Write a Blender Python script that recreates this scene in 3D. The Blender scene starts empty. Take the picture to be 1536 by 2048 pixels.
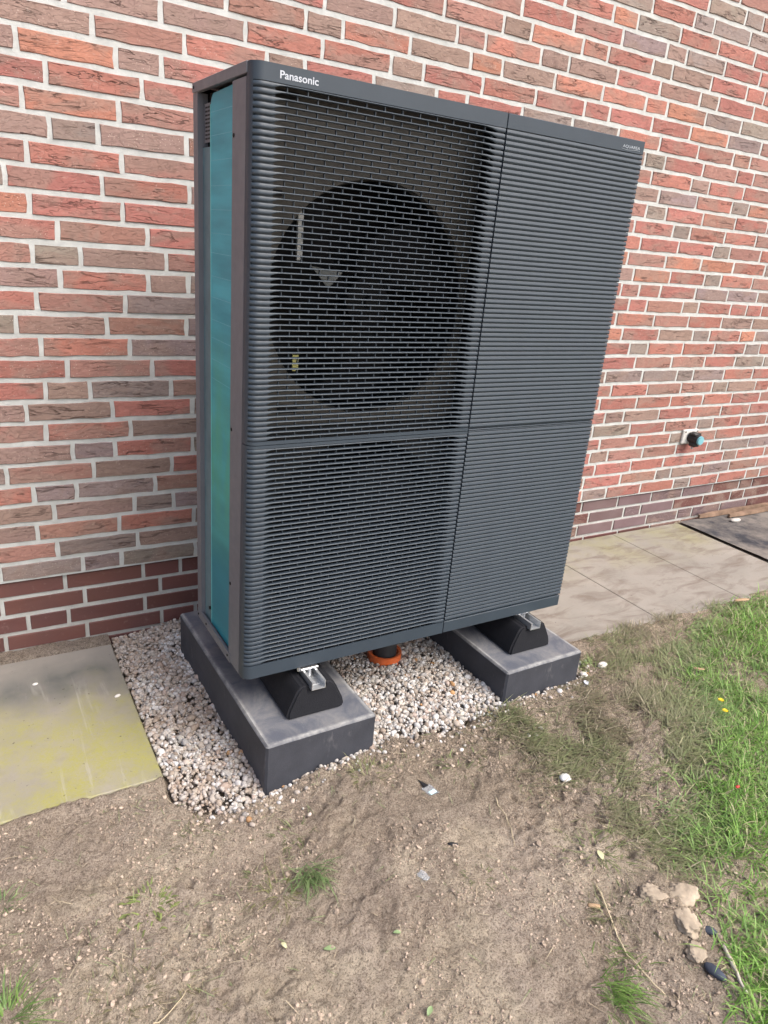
import bpy, math, random
import numpy as np
from mathutils import Matrix, Vector

random.seed(7); rng = np.random.default_rng(7)
scene = bpy.context.scene
COL = scene.collection

# ---------------------------------------------------------------- camera
cam_data = bpy.data.cameras.new('camera'); cam = bpy.data.objects.new('camera', cam_data); COL.objects.link(cam)
CAM = (-0.5493, -2.3327, 1.3146)
RGT = (0.86422, -0.49629, 0.08263); UPV = (0.10938, 0.34565, 0.93197); FWD = (0.49108, 0.79639, -0.353)
M = Matrix.Identity(4)
for i in range(3):
    M[i][0] = RGT[i]; M[i][1] = UPV[i]; M[i][2] = -FWD[i]; M[i][3] = CAM[i]
cam.matrix_world = M
cam_data.sensor_fit = 'HORIZONTAL'; cam_data.sensor_width = 36
cam_data.lens = 36 * 1438.29 / 1536
cam_data.clip_start = 0.02; cam_data.clip_end = 500
scene.camera = cam

# ---------------------------------------------------------------- world, sun, exposure
SUN_ELEV, SUN_AZ = math.radians(52), math.radians(152)      # azimuth clockwise from +Y
world = bpy.data.worlds.new('World'); scene.world = world; world.use_nodes = True
wn = world.node_tree; wn.nodes.clear()
sky = wn.nodes.new('ShaderNodeTexSky'); sky.sky_type = 'NISHITA'; sky.sun_disc = False
sky.sun_elevation = SUN_ELEV; sky.sun_rotation = SUN_AZ
sky.air_density = 1.0; sky.dust_density = 6.0; sky.ozone_density = 1.0; sky.altitude = 50
bg = wn.nodes.new('ShaderNodeBackground'); bg.inputs[1].default_value = 0.14
wo = wn.nodes.new('ShaderNodeOutputWorld')
wn.links.new(sky.outputs[0], bg.inputs[0]); wn.links.new(bg.outputs[0], wo.inputs[0])
sd = bpy.data.lights.new('sun', 'SUN'); sd.energy = 1.1; sd.angle = math.radians(32); sd.color = (1.0, 0.985, 0.965)
sun = bpy.data.objects.new('sun', sd); COL.objects.link(sun)
sdir = Vector((math.sin(SUN_AZ) * math.cos(SUN_ELEV), math.cos(SUN_AZ) * math.cos(SUN_ELEV), math.sin(SUN_ELEV)))
sun.rotation_euler = sdir.to_track_quat('Z', 'Y').to_euler(); sun.location = sdir * 20
scene.view_settings.view_transform = 'Standard'; scene.view_settings.look = 'None'
scene.view_settings.gamma = 1; scene.view_settings.use_curve_mapping = False
scene.view_settings.exposure = 1.05

# ---------------------------------------------------------------- helpers
def mesh_obj(name, verts, faces, mats=None, parent=None, smooth=False, kind=None):
    me = bpy.data.meshes.new(name)
    me.from_pydata([tuple(v) for v in verts], [], [tuple(f) for f in faces]); me.update()
    return link_mesh(name, me, mats, parent, smooth, kind)
def link_mesh(name, me, mats=None, parent=None, smooth=False, kind=None):
    for m in (mats if isinstance(mats, (list, tuple)) else [mats] if mats else []): me.materials.append(m)
    if smooth: me.polygons.foreach_set('use_smooth', [True] * len(me.polygons))
    o = bpy.data.objects.new(name, me); COL.objects.link(o)
    if parent: o.parent = parent
    if kind: o['kind'] = kind
    return o
def tri_mesh(name, V, T, mat, parent=None, smooth=True, kind=None, col=None):
    """V (n,3) float, T (m,3) int arrays, optional per-vertex colour"""
    me = bpy.data.meshes.new(name)
    me.vertices.add(len(V)); me.vertices.foreach_set('co', np.asarray(V, np.float32).ravel())
    k = T.shape[1]
    me.loops.add(T.size); me.loops.foreach_set('vertex_index', np.asarray(T, np.int32).ravel())
    me.polygons.add(len(T)); me.polygons.foreach_set('loop_start', np.arange(0, T.size, k, dtype=np.int32))
    me.polygons.foreach_set('loop_total', np.full(len(T), k, np.int32))
    me.polygons.foreach_set('use_smooth', np.full(len(T), smooth, bool))
    me.update(calc_edges=True); me.validate()
    if col is not None:
        a = me.color_attributes.new('tint', 'FLOAT_COLOR', 'POINT')
        c = np.ones((len(V), 4), np.float32); c[:, :3] = col; a.data.foreach_set('color', c.ravel())
    me.materials.append(mat)
    o = bpy.data.objects.new(name, me); COL.objects.link(o)
    if parent: o.parent = parent
    if kind: o['kind'] = kind
    return o
def empty(name, loc=(0, 0, 0), rz=0):
    o = bpy.data.objects.new(name, None); COL.objects.link(o); o.location = loc; o.rotation_euler = (0, 0, rz)
    o.empty_display_size = .05
    return o
def tag(o, label=None, cat=None, group=None, kind=None):
    if label: o['label'] = label
    if cat: o['category'] = cat
    if group: o['group'] = group
    if kind: o['kind'] = kind
    return o
class MB:
    """collects simple solids into one mesh"""
    def __init__(s): s.v = []; s.f = []
    def add(s, V, Fc):
        n = len(s.v); s.v += [tuple(p) for p in V]; s.f += [tuple(i + n for i in f) for f in Fc]
        return s
    def box(s, x0, x1, y0, y1, z0, z1, b=0.0):
        if b <= 0:
            V = [(x, y, z) for x in (x0, x1) for y in (y0, y1) for z in (z0, z1)]
            return s.add(V, [(0, 1, 3, 2), (4, 6, 7, 5), (0, 4, 5, 1), (2, 3, 7, 6), (0, 2, 6, 4), (1, 5, 7, 3)])
        # chamfered box: 24 verts
        V = []; idx = {}
        c = ((x0, x1), (y0, y1), (z0, z1))
        for i in (0, 1):
            for j in (0, 1):
                for k in (0, 1):
                    base = [c[0][i], c[1][j], c[2][k]]
                    sg = [1 if q == 0 else -1 for q in (i, j, k)]
                    for ax in range(3):      # vertex lying on the face normal to ax
                        p = list(base)
                        for a2 in range(3):
                            if a2 != ax: p[a2] += sg[a2] * b
                        idx[(i, j, k, ax)] = len(V); V.append(p)
        Fc = []
        g = lambda i, j, k, a: idx[(i, j, k, a)]
        for i in (0, 1): Fc.append([g(i, 0, 0, 0), g(i, 1, 0, 0), g(i, 1, 1, 0), g(i, 0, 1, 0)])
        for j in (0, 1): Fc.append([g(0, j, 0, 1), g(1, j, 0, 1), g(1, j, 1, 1), g(0, j, 1, 1)])
        for k in (0, 1): Fc.append([g(0, 0, k, 2), g(1, 0, k, 2), g(1, 1, k, 2), g(0, 1, k, 2)])
        for i in (0, 1):
            for j in (0, 1):
                Fc.append([g(i, j, 0, 0), g(i, j, 1, 0), g(i, j, 1, 1), g(i, j, 0, 1)])
                Fc.append([g(i, 0, j, 0), g(i, 1, j, 0), g(i, 1, j, 2), g(i, 0, j, 2)])
                Fc.append([g(0, i, j, 1), g(1, i, j, 1), g(1, i, j, 2), g(0, i, j, 2)])
        for i in (0, 1):
            for j in (0, 1):
                for k in (0, 1): Fc.append([g(i, j, k, 0), g(i, j, k, 1), g(i, j, k, 2)])
        return s.add(V, Fc)
    def tube(s, P, R, n=10, cap=True):
        """swept circle through points P with radii R"""
        P = [Vector(p) for p in P]
        if not isinstance(R, (list, tuple)): R = [R] * len(P)
        V = []; Fc = []
        for i, p in enumerate(P):
            d = (P[min(i + 1, len(P) - 1)] - P[max(i - 1, 0)]).normalized()
            a = d.cross(Vector((0, 0, 1)))
            if a.length < 1e-3: a = Vector((1, 0, 0))
            a.normalize(); b = d.cross(a)
            for k in range(n):
                t = 2 * math.pi * k / n
                V.append(p + R[i] * (math.cos(t) * a + math.sin(t) * b))
        for i in range(len(P) - 1):
            for k in range(n):
                Fc.append((i * n + k, i * n + (k + 1) % n, (i + 1) * n + (k + 1) % n, (i + 1) * n + k))
        if cap: Fc += [tuple(range(n)), tuple(reversed(range((len(P) - 1) * n, len(P) * n)))]
        return s.add(V, Fc)
    def build(s, name, mat, parent=None, smooth=False, kind=None):
        o = mesh_obj(name, s.v, s.f, mat, parent, smooth, kind)
        import bmesh
        bm = bmesh.new(); bm.from_mesh(o.data); bmesh.ops.recalc_face_normals(bm, faces=bm.faces); bm.to_mesh(o.data); bm.free()
        return o
def autosmooth(o, ang=40):
    me = o.data; me.polygons.foreach_set('use_smooth', [True] * len(me.polygons))
    me.set_sharp_from_angle(angle=math.radians(ang))
    return o

_tab = rng.random((8, 256, 256)).astype(np.float32)
def vnoise(x, y, seed=0):
    xi = np.floor(x).astype(int); yi = np.floor(y).astype(int); fx = x - xi; fy = y - yi
    fx = fx * fx * (3 - 2 * fx); fy = fy * fy * (3 - 2 * fy); t = _tab[seed % 8]
    a = t[xi & 255, yi & 255]; b = t[(xi + 1) & 255, yi & 255]; c = t[xi & 255, (yi + 1) & 255]; d = t[(xi + 1) & 255, (yi + 1) & 255]
    return (a * (1 - fx) + b * fx) * (1 - fy) + (c * (1 - fx) + d * fx) * fy
def fbm(x, y, f, o=4, seed=0, g=.5):
    s = 0; a = 1; n = 0
    for i in range(o):
        s = s + a * vnoise(x * f + 13.7 * i, y * f - 7.1 * i, seed + i); n += a; a *= g; f *= 2.03
    return s / n
def sstep(a, b, x):
    t = np.clip((x - a) / (b - a), 0, 1); return t * t * (3 - 2 * t)

# ---- node helpers
class NT:
    def __init__(s, name, rough=.8, spec=.5):
        s.m = bpy.data.materials.new(name); s.m.use_nodes = True; s.t = s.m.node_tree
        s.b = s.t.nodes['Principled BSDF']; s.b.inputs['Roughness'].default_value = rough
        s.b.inputs['Specular IOR Level'].default_value = spec
    def n(s, typ, ins=None, **kw):
        nd = s.t.nodes.new(typ)
        for k, v in kw.items(): setattr(nd, k, v)
        for k, v in (ins or {}).items(): s.set(nd, k, v)
        return nd
    def set(s, nd, k, v):
        if isinstance(v, bpy.types.NodeSocket): s.t.links.new(v, nd.inputs[k])
        else:
            if hasattr(nd.inputs[k], 'default_value'):
                d = nd.inputs[k]
                if d.type == 'RGBA' and len(v) == 3: v = (*v, 1)
                d.default_value = v
    def pos(s, kind='Object'):
        if kind == 'World': return s.n('ShaderNodeNewGeometry').outputs['Position']
        return s.n('ShaderNodeTexCoord').outputs[kind]
    def mapping(s, vec, scale=(1, 1, 1), rot=(0, 0, 0)):
        return s.n('ShaderNodeMapping', {'Vector': vec, 'Scale': scale, 'Rotation': rot}).outputs[0]
    def noise(s, vec, sc, det=3, rough=.5, dist=0):
        return s.n('ShaderNodeTexNoise', {'Vector': vec, 'Scale': sc, 'Detail': det, 'Roughness': rough, 'Distortion': dist}).outputs[0]
    def ramp(s, fac, lo, hi, a=0., b=1.):
        return s.n('ShaderNodeMapRange', {'Value': fac, 'From Min': lo, 'From Max': hi, 'To Min': a, 'To Max': b}).outputs[0]
    def math(s, op, a, b=0., c=0.):
        nd = s.n('ShaderNodeMath', operation=op)
        for i, v in enumerate((a, b, c)): s.set(nd, i, v)
        return nd.outputs[0]
    def mix(s, fac, a, b, mode='MIX'):
        nd = s.n('ShaderNodeMix', data_type='RGBA', blend_type=mode)
        s.set(nd, 0, fac); s.set(nd, 6, a); s.set(nd, 7, b); return nd.outputs[2]
    def bump(s, h, st=.3, d=.01, nrm=None):
        i = {'Height': h, 'Strength': st, 'Distance': d}
        if nrm is not None: i['Normal'] = nrm
        return s.n('ShaderNodeBump', i).outputs[0]
    def out(s, col=None, rough=None, nrm=None):
        if col is not None: s.set(s.b, 'Base Color', col)
        if rough is not None: s.set(s.b, 'Roughness', rough)
        if nrm is not None: s.set(s.b, 'Normal', nrm)
        return s.m

def mat_brick(name, smooth_face=False, attr=False):
    t = NT(name, .82, .35)
    if attr:
        at = t.n('ShaderNodeAttribute', attribute_name='tint'); col = at.outputs['Color']; p = t.pos('World')
    else:
        oi = t.n('ShaderNodeObjectInfo'); col = oi.outputs['Color']
        off = t.n('ShaderNodeVectorMath', {0: t.n('ShaderNodeCombineXYZ', {0: t.math('MULTIPLY', oi.outputs['Random'], 37.), 1: oi.outputs['Random'], 2: t.math('MULTIPLY', oi.outputs['Random'], 11.)}).outputs[0]}, operation='ADD')
        t.set(off, 1, t.pos('World')); p = off.outputs[0]
    fine = t.noise(p, 260, 4, .7)
    if smooth_face:
        c = t.mix(t.ramp(t.noise(p, 9, 3), .3, .75, 0, .5), col, (.10, .055, .055))
        c = t.mix(t.ramp(t.noise(p, 60, 3), .62, .8, 0, .25), c, (.32, .25, .22))
        return t.out(c, t.ramp(fine, .2, .8, .42, .62), t.bump(fine, .25, .002))
    big = t.noise(t.mapping(p, (6, 6, 11)), 1, 3, .6, .6)
    c = t.mix(t.ramp(big, .47, .60, 0, .6), col, (.265, .190, .158))
    c = t.mix(t.ramp(t.noise(t.mapping(p, (30, 30, 60)), 1, 4, .7), .3, .7, -.25, .30), c, (.17, .10, .085))
    # wavy fold cracks running along the brick
    w = t.noise(t.mapping(p, (4.6, 4.6, 27)), 1, 4, .62, .45)
    fr = t.math('PINGPONG', t.math('MULTIPLY', w, 4.6), .5)
    crack = t.ramp(fr, .0, .075, 1, 0)
    gate = t.ramp(t.noise(t.mapping(p, (9, 9, 20)), 1, 3), .46, .60, .05, 1)
    crack = t.math('MULTIPLY', crack, gate)
    w2 = t.noise(t.mapping(p, (16, 16, 60)), 1, 2, .5, .9)
    cr2 = t.math('MULTIPLY', t.ramp(t.math('PINGPONG', t.math('MULTIPLY', w2, 6.), .5), 0, .07, 1, 0), .45)
    c = t.mix(t.math('MULTIPLY', crack, .66), c, (.095, .05, .042))
    c = t.mix(t.math('MULTIPLY', cr2, .6), c, (.14, .08, .065))
    sp = t.n('ShaderNodeTexVoronoi', {'Vector': p, 'Scale': 150., 'Randomness': 1.})
    spk = t.math('MULTIPLY', t.ramp(sp.outputs['Distance'], .0, .22, 1, 0), t.ramp(sp.outputs['Color'], .70, .74, 0, 1))
    c = t.mix(t.math('MULTIPLY', spk, .8), c, (.75, .66, .6))
    gr = t.noise(t.mapping(p, (60, 60, 190)), 1, 4, .7)
    c = t.mix(t.ramp(gr, .52, .75, 0, .45), c, (.15, .09, .075)); c = t.mix(t.ramp(gr, .25, .42, .35, 0), c, (.56, .42, .36))
    sm = t.math('MULTIPLY', t.ramp(t.noise(p, 45, 5, .75), .62, .74, 0, 1), .45)
    c = t.mix(sm, c, (.55, .46, .4))
    h = t.math('ADD', t.math('MULTIPLY', fine, .25), t.math('MULTIPLY', big, .5))
    h = t.math('SUBTRACT', h, t.math('ADD', t.math('MULTIPLY', crack, .9), t.math('MULTIPLY', cr2, .45)))
    return t.out(c, None, t.bump(h, 1.0, .006))

def mat_mortar():
    t = NT('mortar', .92, .2); p = t.pos('World')
    n = t.noise(p, 22, 5, .65); f = t.noise(p, 320, 4, .7)
    c = t.mix(t.ramp(n, .35, .68), (.44, .46, .45), (.55, .57, .56))
    c = t.mix(t.ramp(f, .55, .75, 0, .5), c, (.40, .40, .37))
    zz = t.n('ShaderNodeSeparateXYZ', {0: p}).outputs[2]
    dirt = t.math('MULTIPLY', t.ramp(zz, .22, -.05, 0, .55), t.ramp(t.noise(p, 9, 4), .3, .7, .5, 1))
    c = t.mix(dirt, c, (.30, .27, .23))
    return t.out(c, None, t.bump(t.math('ADD', t.math('MULTIPLY', f, .4), n), .8, .006))

def mat_plain(name, col, rough=.5, spec=.5, metal=0, var=.12, bumpy=0.0, sc=300, dust=None):
    t = NT(name, rough, spec); p = t.pos('Object'); n = t.noise(p, 14, 4, .6)
    c = t.mix(t.ramp(n, .3, .7, 0, 1), tuple(v * (1 - var) for v in col), tuple(min(1, v * (1 + var)) for v in col))
    if dust:
        d = t.ramp(t.noise(p, 3.2, 5, .75), .5 if dust < .5 else .38, .75 if dust < .5 else .58, 0, dust)
        c = t.mix(d, c, (.34, .31, .27) if dust < .5 else (.20, .18, .16))
    t.b.inputs['Metallic'].default_value = metal
    f = t.noise(p, sc, 3, .6)
    return t.out(c, t.ramp(t.noise(p, 40, 3), .2, .8, rough - .06, rough + .08), t.bump(f, bumpy, .001) if bumpy else None)

def mat_tint(name, rough=.8, sc=200, var=.3, spec=.3, trans=0):
    t = NT(name, rough, spec); c = t.n('ShaderNodeAttribute', attribute_name='tint').outputs['Color']
    n = t.noise(t.pos('Object'), sc, 3, .6)
    c = t.mix(t.ramp(n, .3, .7, 0, var), c, (.10, .08, .06))
    if trans:
        t.out(c); tr = t.n('ShaderNodeBsdfTranslucent', {'Color': c}); mx = t.n('ShaderNodeMixShader', {0: trans})
        t.t.links.new(t.b.outputs[0], mx.inputs[1]); t.t.links.new(tr.outputs[0], mx.inputs[2])
        t.t.links.new(mx.outputs[0], t.t.nodes['Material Output'].inputs[0]); return t.m
    return t.out(c, None, t.bump(n, .3, .001))

def mat_soil():
    t = NT('soil', .95, .15); p = t.pos('World')
    at = t.n('ShaderNodeAttribute', attribute_name='tint')
    n1 = t.noise(p, 5, 6, .65); n2 = t.noise(p, 60, 7, .78, .6); n3 = t.noise(p, 260, 5, .8)
    c = t.mix(t.ramp(n1, .35, .65), at.outputs['Color'], t.mix(.45, at.outputs['Color'], (.50, .40, .29)))
    c = t.mix(t.ramp(n2, .40, .50, .62, 0), c, (.17, .132, .10))
    c = t.mix(t.ramp(n2, .53, .64, 0, .6), c, (.60, .50, .39))
    c = t.mix(t.ramp(n3, .50, .38, 0, .8), c, (.12, .09, .068))
    c = t.mix(t.ramp(n3, .55, .65, 0, .75), c, (.74, .64, .52))
    return t.out(c, None, t.bump(t.math('ADD', t.math('MULTIPLY', n3, .5), n2), 1.0, .022))

def mat_slab(name, moss):
    t = NT(name, .85, .3); p = t.pos('World')
    c = t.mix(t.ramp(t.noise(p, 3.2, 5, .6), .3, .7), (.225, .21, .185), (.295, .272, .24))
    fine = t.noise(p, 380, 3, .7); mid = t.noise(p, 30, 5, .7)
    xyz = t.n('ShaderNodeSeparateXYZ', {0: p})
    if moss == 'left':
        yy = t.math('ADD', xyz.outputs[1], t.math('MULTIPLY', t.math('SUBTRACT', t.noise(p, 7, 5, .65), .5), .5))
        m = t.math('MULTIPLY', t.ramp(yy, -.18, -.50, 0, 1), t.ramp(t.noise(p, 8, 6, .72), .36, .60, .15, 1))
        m = t.math('MULTIPLY', m, t.ramp(t.noise(p, 170, 4, .75), .3, .6, .45, 1))
        c = t.mix(t.math('MULTIPLY', m, 1.0), c, (.29, .28, .085))
        g = t.math('MULTIPLY', t.ramp(t.math('ABSOLUTE', t.math('ADD', xyz.outputs[1], t.math('ADD', .10, t.math('MULTIPLY', t.noise(p, 6, 3), .24)))), .0, .13, 1, 0), t.ramp(t.noise(t.mapping(p, (9, 5, 5)), 1, 4), .25, .55, .3, 1))
        c = t.mix(t.math('MULTIPLY', g, .9), c, (.105, .11, .105))
        st = t.math('MULTIPLY', t.ramp(t.noise(t.mapping(p, (26, 3, 3)), 1, 4, .6, .6), .58, .72, 0, .6), t.ramp(xyz.outputs[1], -.15, -.3, 0, 1))
        c = t.mix(st, c, (.40, .39, .35))
    else:
        mfac = t.math('MULTIPLY', t.ramp(xyz.outputs[1], -.42, -.12, 0, 1), t.ramp(t.noise(p, 4, 4, .6), .40, .66, .05, .8))
        c = t.mix(mfac, c, (.25, .24, .11))
        st = t.ramp(t.noise(t.mapping(p, (5, 15, 5), (0, 0, -.45)), 1, 6, .65, .7), .47, .66, 0, .7)
        c = t.mix(st, c, (.135, .105, .085))
    c = t.mix(t.ramp(mid, .55, .75, 0, .35), c, (.2, .18, .15))
    c = t.mix(t.ramp(fine, .58, .75, 0, .4), c, (.15, .14, .12))
    dn = t.noise(p, 75, 2, .5)
    c = t.mix(t.ramp(dn, .72, .76, 0, .7), c, (.07, .06, .05))
    return t.out(c, None, t.bump(t.math('ADD', fine, mid), .4, .003))

def mat_block():
    t = NT('anthracite_concrete', .7, .4); p = t.pos('Object'); w = t.pos('World')
    c = t.mix(t.ramp(t.noise(p, 7, 5, .65), .3, .7), (.030, .033, .042), (.052, .056, .070))
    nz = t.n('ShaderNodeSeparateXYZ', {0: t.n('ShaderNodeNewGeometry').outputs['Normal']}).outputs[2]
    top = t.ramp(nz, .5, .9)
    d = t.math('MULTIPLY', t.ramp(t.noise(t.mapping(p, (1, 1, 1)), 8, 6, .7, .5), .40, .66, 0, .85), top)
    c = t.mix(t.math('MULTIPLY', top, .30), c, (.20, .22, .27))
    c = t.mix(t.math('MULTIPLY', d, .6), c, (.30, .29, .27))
    xyz = t.n('ShaderNodeSeparateXYZ', {0: p})
    ex = t.math('MINIMUM', t.math('MINIMUM', xyz.outputs[0], t.math('SUBTRACT', .322, xyz.outputs[0])), xyz.outputs[1])
    ex = t.math('ADD', ex, t.math('MULTIPLY', t.noise(p, 60, 4, .7), .010))
    rim = t.math('MULTIPLY', t.math('MULTIPLY', t.ramp(t.math('ABSOLUTE', t.math('SUBTRACT', ex, .012)), .0, .008, 1, 0), t.ramp(t.noise(p, 13, 4, .7), .36, .6, .1, 1)), t.ramp(nz, .2, .5))
    c = t.mix(t.math('MULTIPLY', rim, .75), c, (.42, .42, .40))
    ver = t.math('MULTIPLY', t.ramp(t.noise(t.mapping(p, (30, 30, 9)), 1, 5, .7), .60, .72, 0, .35), t.ramp(nz, .5, .2))
    c = t.mix(ver, c, (.20, .20, .21))
    # powdery residue in small scattered specks on the faces
    sp = t.ramp(t.noise(p, 70, 5, .8), .66, .74, 0, .5)
    c = t.mix(sp, c, (.30, .30, .31))
    fine = t.noise(p, 260, 4, .7)
    c = t.mix(t.ramp(fine, .6, .75, 0, .3), c, (.16, .16, .17))
    return t.out(c, None, t.bump(fine, .35, .002))

def mat_fins():
    t = NT('teal_coil_fins', .38, .28); p = t.pos('Object')
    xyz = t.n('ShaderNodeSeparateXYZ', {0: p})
    n = t.noise(t.mapping(p, (3, 3, 18)), 1, 3)
    c = t.mix(t.ramp(n, .35, .65), (.032, .27, .34), (.06, .42, .50))
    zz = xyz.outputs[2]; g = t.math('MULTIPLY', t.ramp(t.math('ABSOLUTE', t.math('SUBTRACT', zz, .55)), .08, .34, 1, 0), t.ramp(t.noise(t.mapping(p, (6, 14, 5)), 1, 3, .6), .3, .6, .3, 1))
    c = t.mix(t.ramp(t.math('ADD', zz, t.math('MULTIPLY', n, .2)), .62, .36, 0, .75), c, (.022, .16, .21))  # dimmer light on the lower coil, put into the colour by height
    c = t.mix(t.math('MULTIPLY', g, .85), c, (.07, .36, .23))  # greenish reflection at mid height, painted into the fins
    f = t.math('SINE', t.math('MULTIPLY', xyz.outputs[1], 2400.))
    t.b.inputs['Coat Weight'].default_value = .0
    return t.out(c, None, t.bump(t.math('ADD', t.math('MULTIPLY', f, .3), t.math('MULTIPLY', n, 2.)), .25, .001))

M_BR = mat_brick('rough_brick'); M_BS = mat_brick('smooth_brick', True); M_BA = mat_brick('rough_brick_far', attr=True)
M_MOR = mat_mortar()
M_CASE = mat_plain('anthracite_plastic', (.033, .047, .063), .48, .45, var=.06, bumpy=.15, sc=900, dust=.0)
M_METAL = mat_plain('painted_steel', (.135, .142, .160), .45, .5, var=.05, bumpy=.1, sc=700)
M_BACKING = mat_plain('grille_backing', (.050, .066, .084), .45, .5, var=.05)
M_DARK = mat_plain('dark_inside', (.012, .012, .014), .6, .3)
M_SHROUD = mat_plain('warm_grey_shroud', (.088, .083, .073), .5, .4, var=.1)
M_RING = mat_plain('black_plastic', (.014, .014, .016), .4, .5); M_FAN = mat_plain('fan_plastic', (.010, .0105, .012), .60, .15)
M_INNER = mat_plain('blue_grey_sheet', (.10, .17, .195), .45, .5, var=.15)
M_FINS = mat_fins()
M_LOGO = mat_plain('silver_print', (.46, .50, .56), .4, .5, var=.02)
M_LOGO2 = mat_plain('grey_print', (.48, .54, .60), .4, .5, var=.02)
M_RUB = mat_plain('black_rubber_granulate', (.011, .012, .016), .75, .3, bumpy=1.0, sc=300, dust=.05)
M_ALU = mat_plain('galvanised_steel', (.62, .64, .66), .34, .5, metal=.75, var=.15, bumpy=.15, sc=200)
M_SCREW = mat_plain('dark_screw', (.02, .02, .02), .3, .6, metal=.6)
M_WHITE = mat_plain('white_plastic', (.60, .595, .57), .45, .5, var=.04)
M_CYAN = mat_plain('pale_blue_plastic', (.16, .40, .47), .4, .5, var=.08)
M_YEL = mat_plain('yellow_sticker', (.75, .72, .25), .5)
M_GREYSH = mat_plain('grey_bracket', (.60, .62, .60), .5)
M_ORANGE = mat_plain('orange_pvc', (.62, .13, .035), .45, .5, var=.15, dust=.25)
M_PIPEGREY = mat_plain('dark_grey_pipe', (.03, .032, .036), .5)
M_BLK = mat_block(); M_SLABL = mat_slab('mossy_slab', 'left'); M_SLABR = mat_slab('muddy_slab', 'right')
M_SOIL = mat_soil()
M_PEB = mat_tint('quartz_gravel', .7, 160, .35)
M_GRASS = mat_tint('grass_blades', .55, 60, .15, .4, trans=.3)
M_STRAW = mat_tint('dry_stalks', .7, 60, .2)
M_CRUMB = mat_tint('soil_crumbs', .95, 200, .3, .1)
M_WOOD = mat_plain('weathered_wood', (.20, .135, .095), .8, .2, var=.4, bumpy=.5, sc=120)
M_CHIP = mat_plain('wood_chip', (.36, .25, .155), .8, .2, var=.3)
M_BITU = mat_plain('bitumen_felt', (.035, .037, .045), .85, .3, var=.3, bumpy=1.0, sc=200, dust=.9)
M_PAPER = mat_plain('white_scrap', (.75, .76, .74), .6, .3)
M_STONE = mat_plain('blue_black_stone', (.05, .06, .085), .8, .3, var=.3, bumpy=.9, sc=200)
M_CLOD = mat_plain('pale_sand_clod', (.36, .30, .23), .95, .1, var=.3, bumpy=1.0, sc=180)
M_LEAF = mat_plain('leaf_green', (.24, .33, .16), .5, .4, var=.2)
M_YLEAF = mat_plain('leaf_yellow', (.50, .50, .30), .5, .4, var=.1)
M_DAND = mat_plain('dandelion_yellow', (.75, .58, .03), .6, .3, var=.1)
M_RED = mat_plain('red_scrap', (.55, .03, .03), .5)
M_FOIL = NT('clear_foil', .08, .6); M_FOIL.b.inputs['Transmission Weight'].default_value = .85; M_FOIL.b.inputs['IOR'].default_value = 1.2
M_FOIL = M_FOIL.out((.80, .84, .88))

# ================================================================ GROUND
def base_z(x):
    return -.068 * (1 - sstep(-.25, .35, x))
GRAVEL_FRONT = [(-.213, -.77), (-.20, -.84), (-.161, -.90), (-.06, -.965), (.035, -.965), (.115, -.955), (.335, -.955), (.399, -.930), (.472, -.956), (.586, -.969), (.72, -.945), (.803, -.945), (.919, -.94), (1.171, -.905), (1.25, -.84)]
gfx = np.array([p[0] for p in GRAVEL_FRONT]); gfy = np.array([p[1] for p in GRAVEL_FRONT])
def gravel_mask(x, y, e=0.0):
    fy = np.interp(x, gfx, gfy)
    return (x > -.192 + e) & (x < 1.24 - e) & (y > fy + e) & (y < -.002)
def height(x, y):
    b = base_z(x)
    big = (fbm(x, y, 3.2, 3, 1) - .5) * .035
    mid = (fbm(x, y, 17, 4, 2, .55) - .5)
    rid = 1 - np.abs(fbm(x, y, 26, 4, 3, .6) - .5) * 2
    sm = fbm(x, y, 75, 3, 5, .65) - .5
    h = big + mid * .030 + (rid - .7) * .028 * sstep(.42, .6, fbm(x, y, 5, 2, 6)) + sm * .0090
    near = sstep(-.80, -1.0, y)                       # calmer next to the slabs
    far = 1 - sstep(3.0, 6, np.hypot(x, y + 1))
    h = h * (.45 + .55 * near) * far - .006
    # piled sand at the right hand edge of the bare patch
    h = h + .020 * np.exp(-(((x - .68) / .09) ** 2 + ((y + 1.70) / .09) ** 2)) * (1 + 2 * mid)
    z = b + h
    e = (fbm(x, y, 9, 3, 4) - .5) * .07
    ge = np.minimum(np.minimum(x + .192, 1.24 - x), y - np.interp(x, gfx, gfy))
    mz = np.exp(-(((x - .69) / .10) ** 2 + ((y + 1.72) / .10) ** 2))
    cv = np.abs(fbm(x, y, 14, 3, 6, .6) - .5) + np.abs(fbm(x + 5, y, 22, 2, 4) - .5) * .5
    z = z + mz * (.016 * sstep(.02, .07, cv) - .008)
    z = np.where(y > -1.2, z - .028 * sstep(-.012, .012, ge), z)
    slabL = (y > -.762) & (y < -.05) & (x < -.19)
    slabR = (y > -.735 + e * .6) & (x > 1.24)
    z = np.where(slabL, b - .055, z); z = np.where(slabR & (x < 2.76), b - .055, z)
    strip = (y >= -.05) & (x < -.19)
    z = np.where(strip, b + .012 + mid * .02 + sm * .006, z)
    z = z + .010 * sstep(.05, 0, np.abs(y + .775)) * (x < -.19) * (y < -.762) * (.6 + 1.4 * fbm(x, y, 12, 3, 5))
    lip = sstep(.05, 0, np.abs(y + .765)) * (x > 1.24)
    z = z + lip * (.010 + e * .1)
    return z
def axis(segs):
    out = []
    for a, b, st in segs: out.append(np.arange(a, b - 1e-9, st))
    return np.concatenate(out)
def grow(a, sgn, lim, st=.02):
    r = []; p = a
    while abs(p) < lim: st *= 1.35; p = p + sgn * st; r.append(p)
    return r
xs = np.array(sorted(grow(-.80, -1, 120) + list(axis([(-.80, 1.15, .005), (1.15, 2.6, .01), (2.6, 3.6, .03)])) + grow(3.6, 1, 120)))
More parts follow.
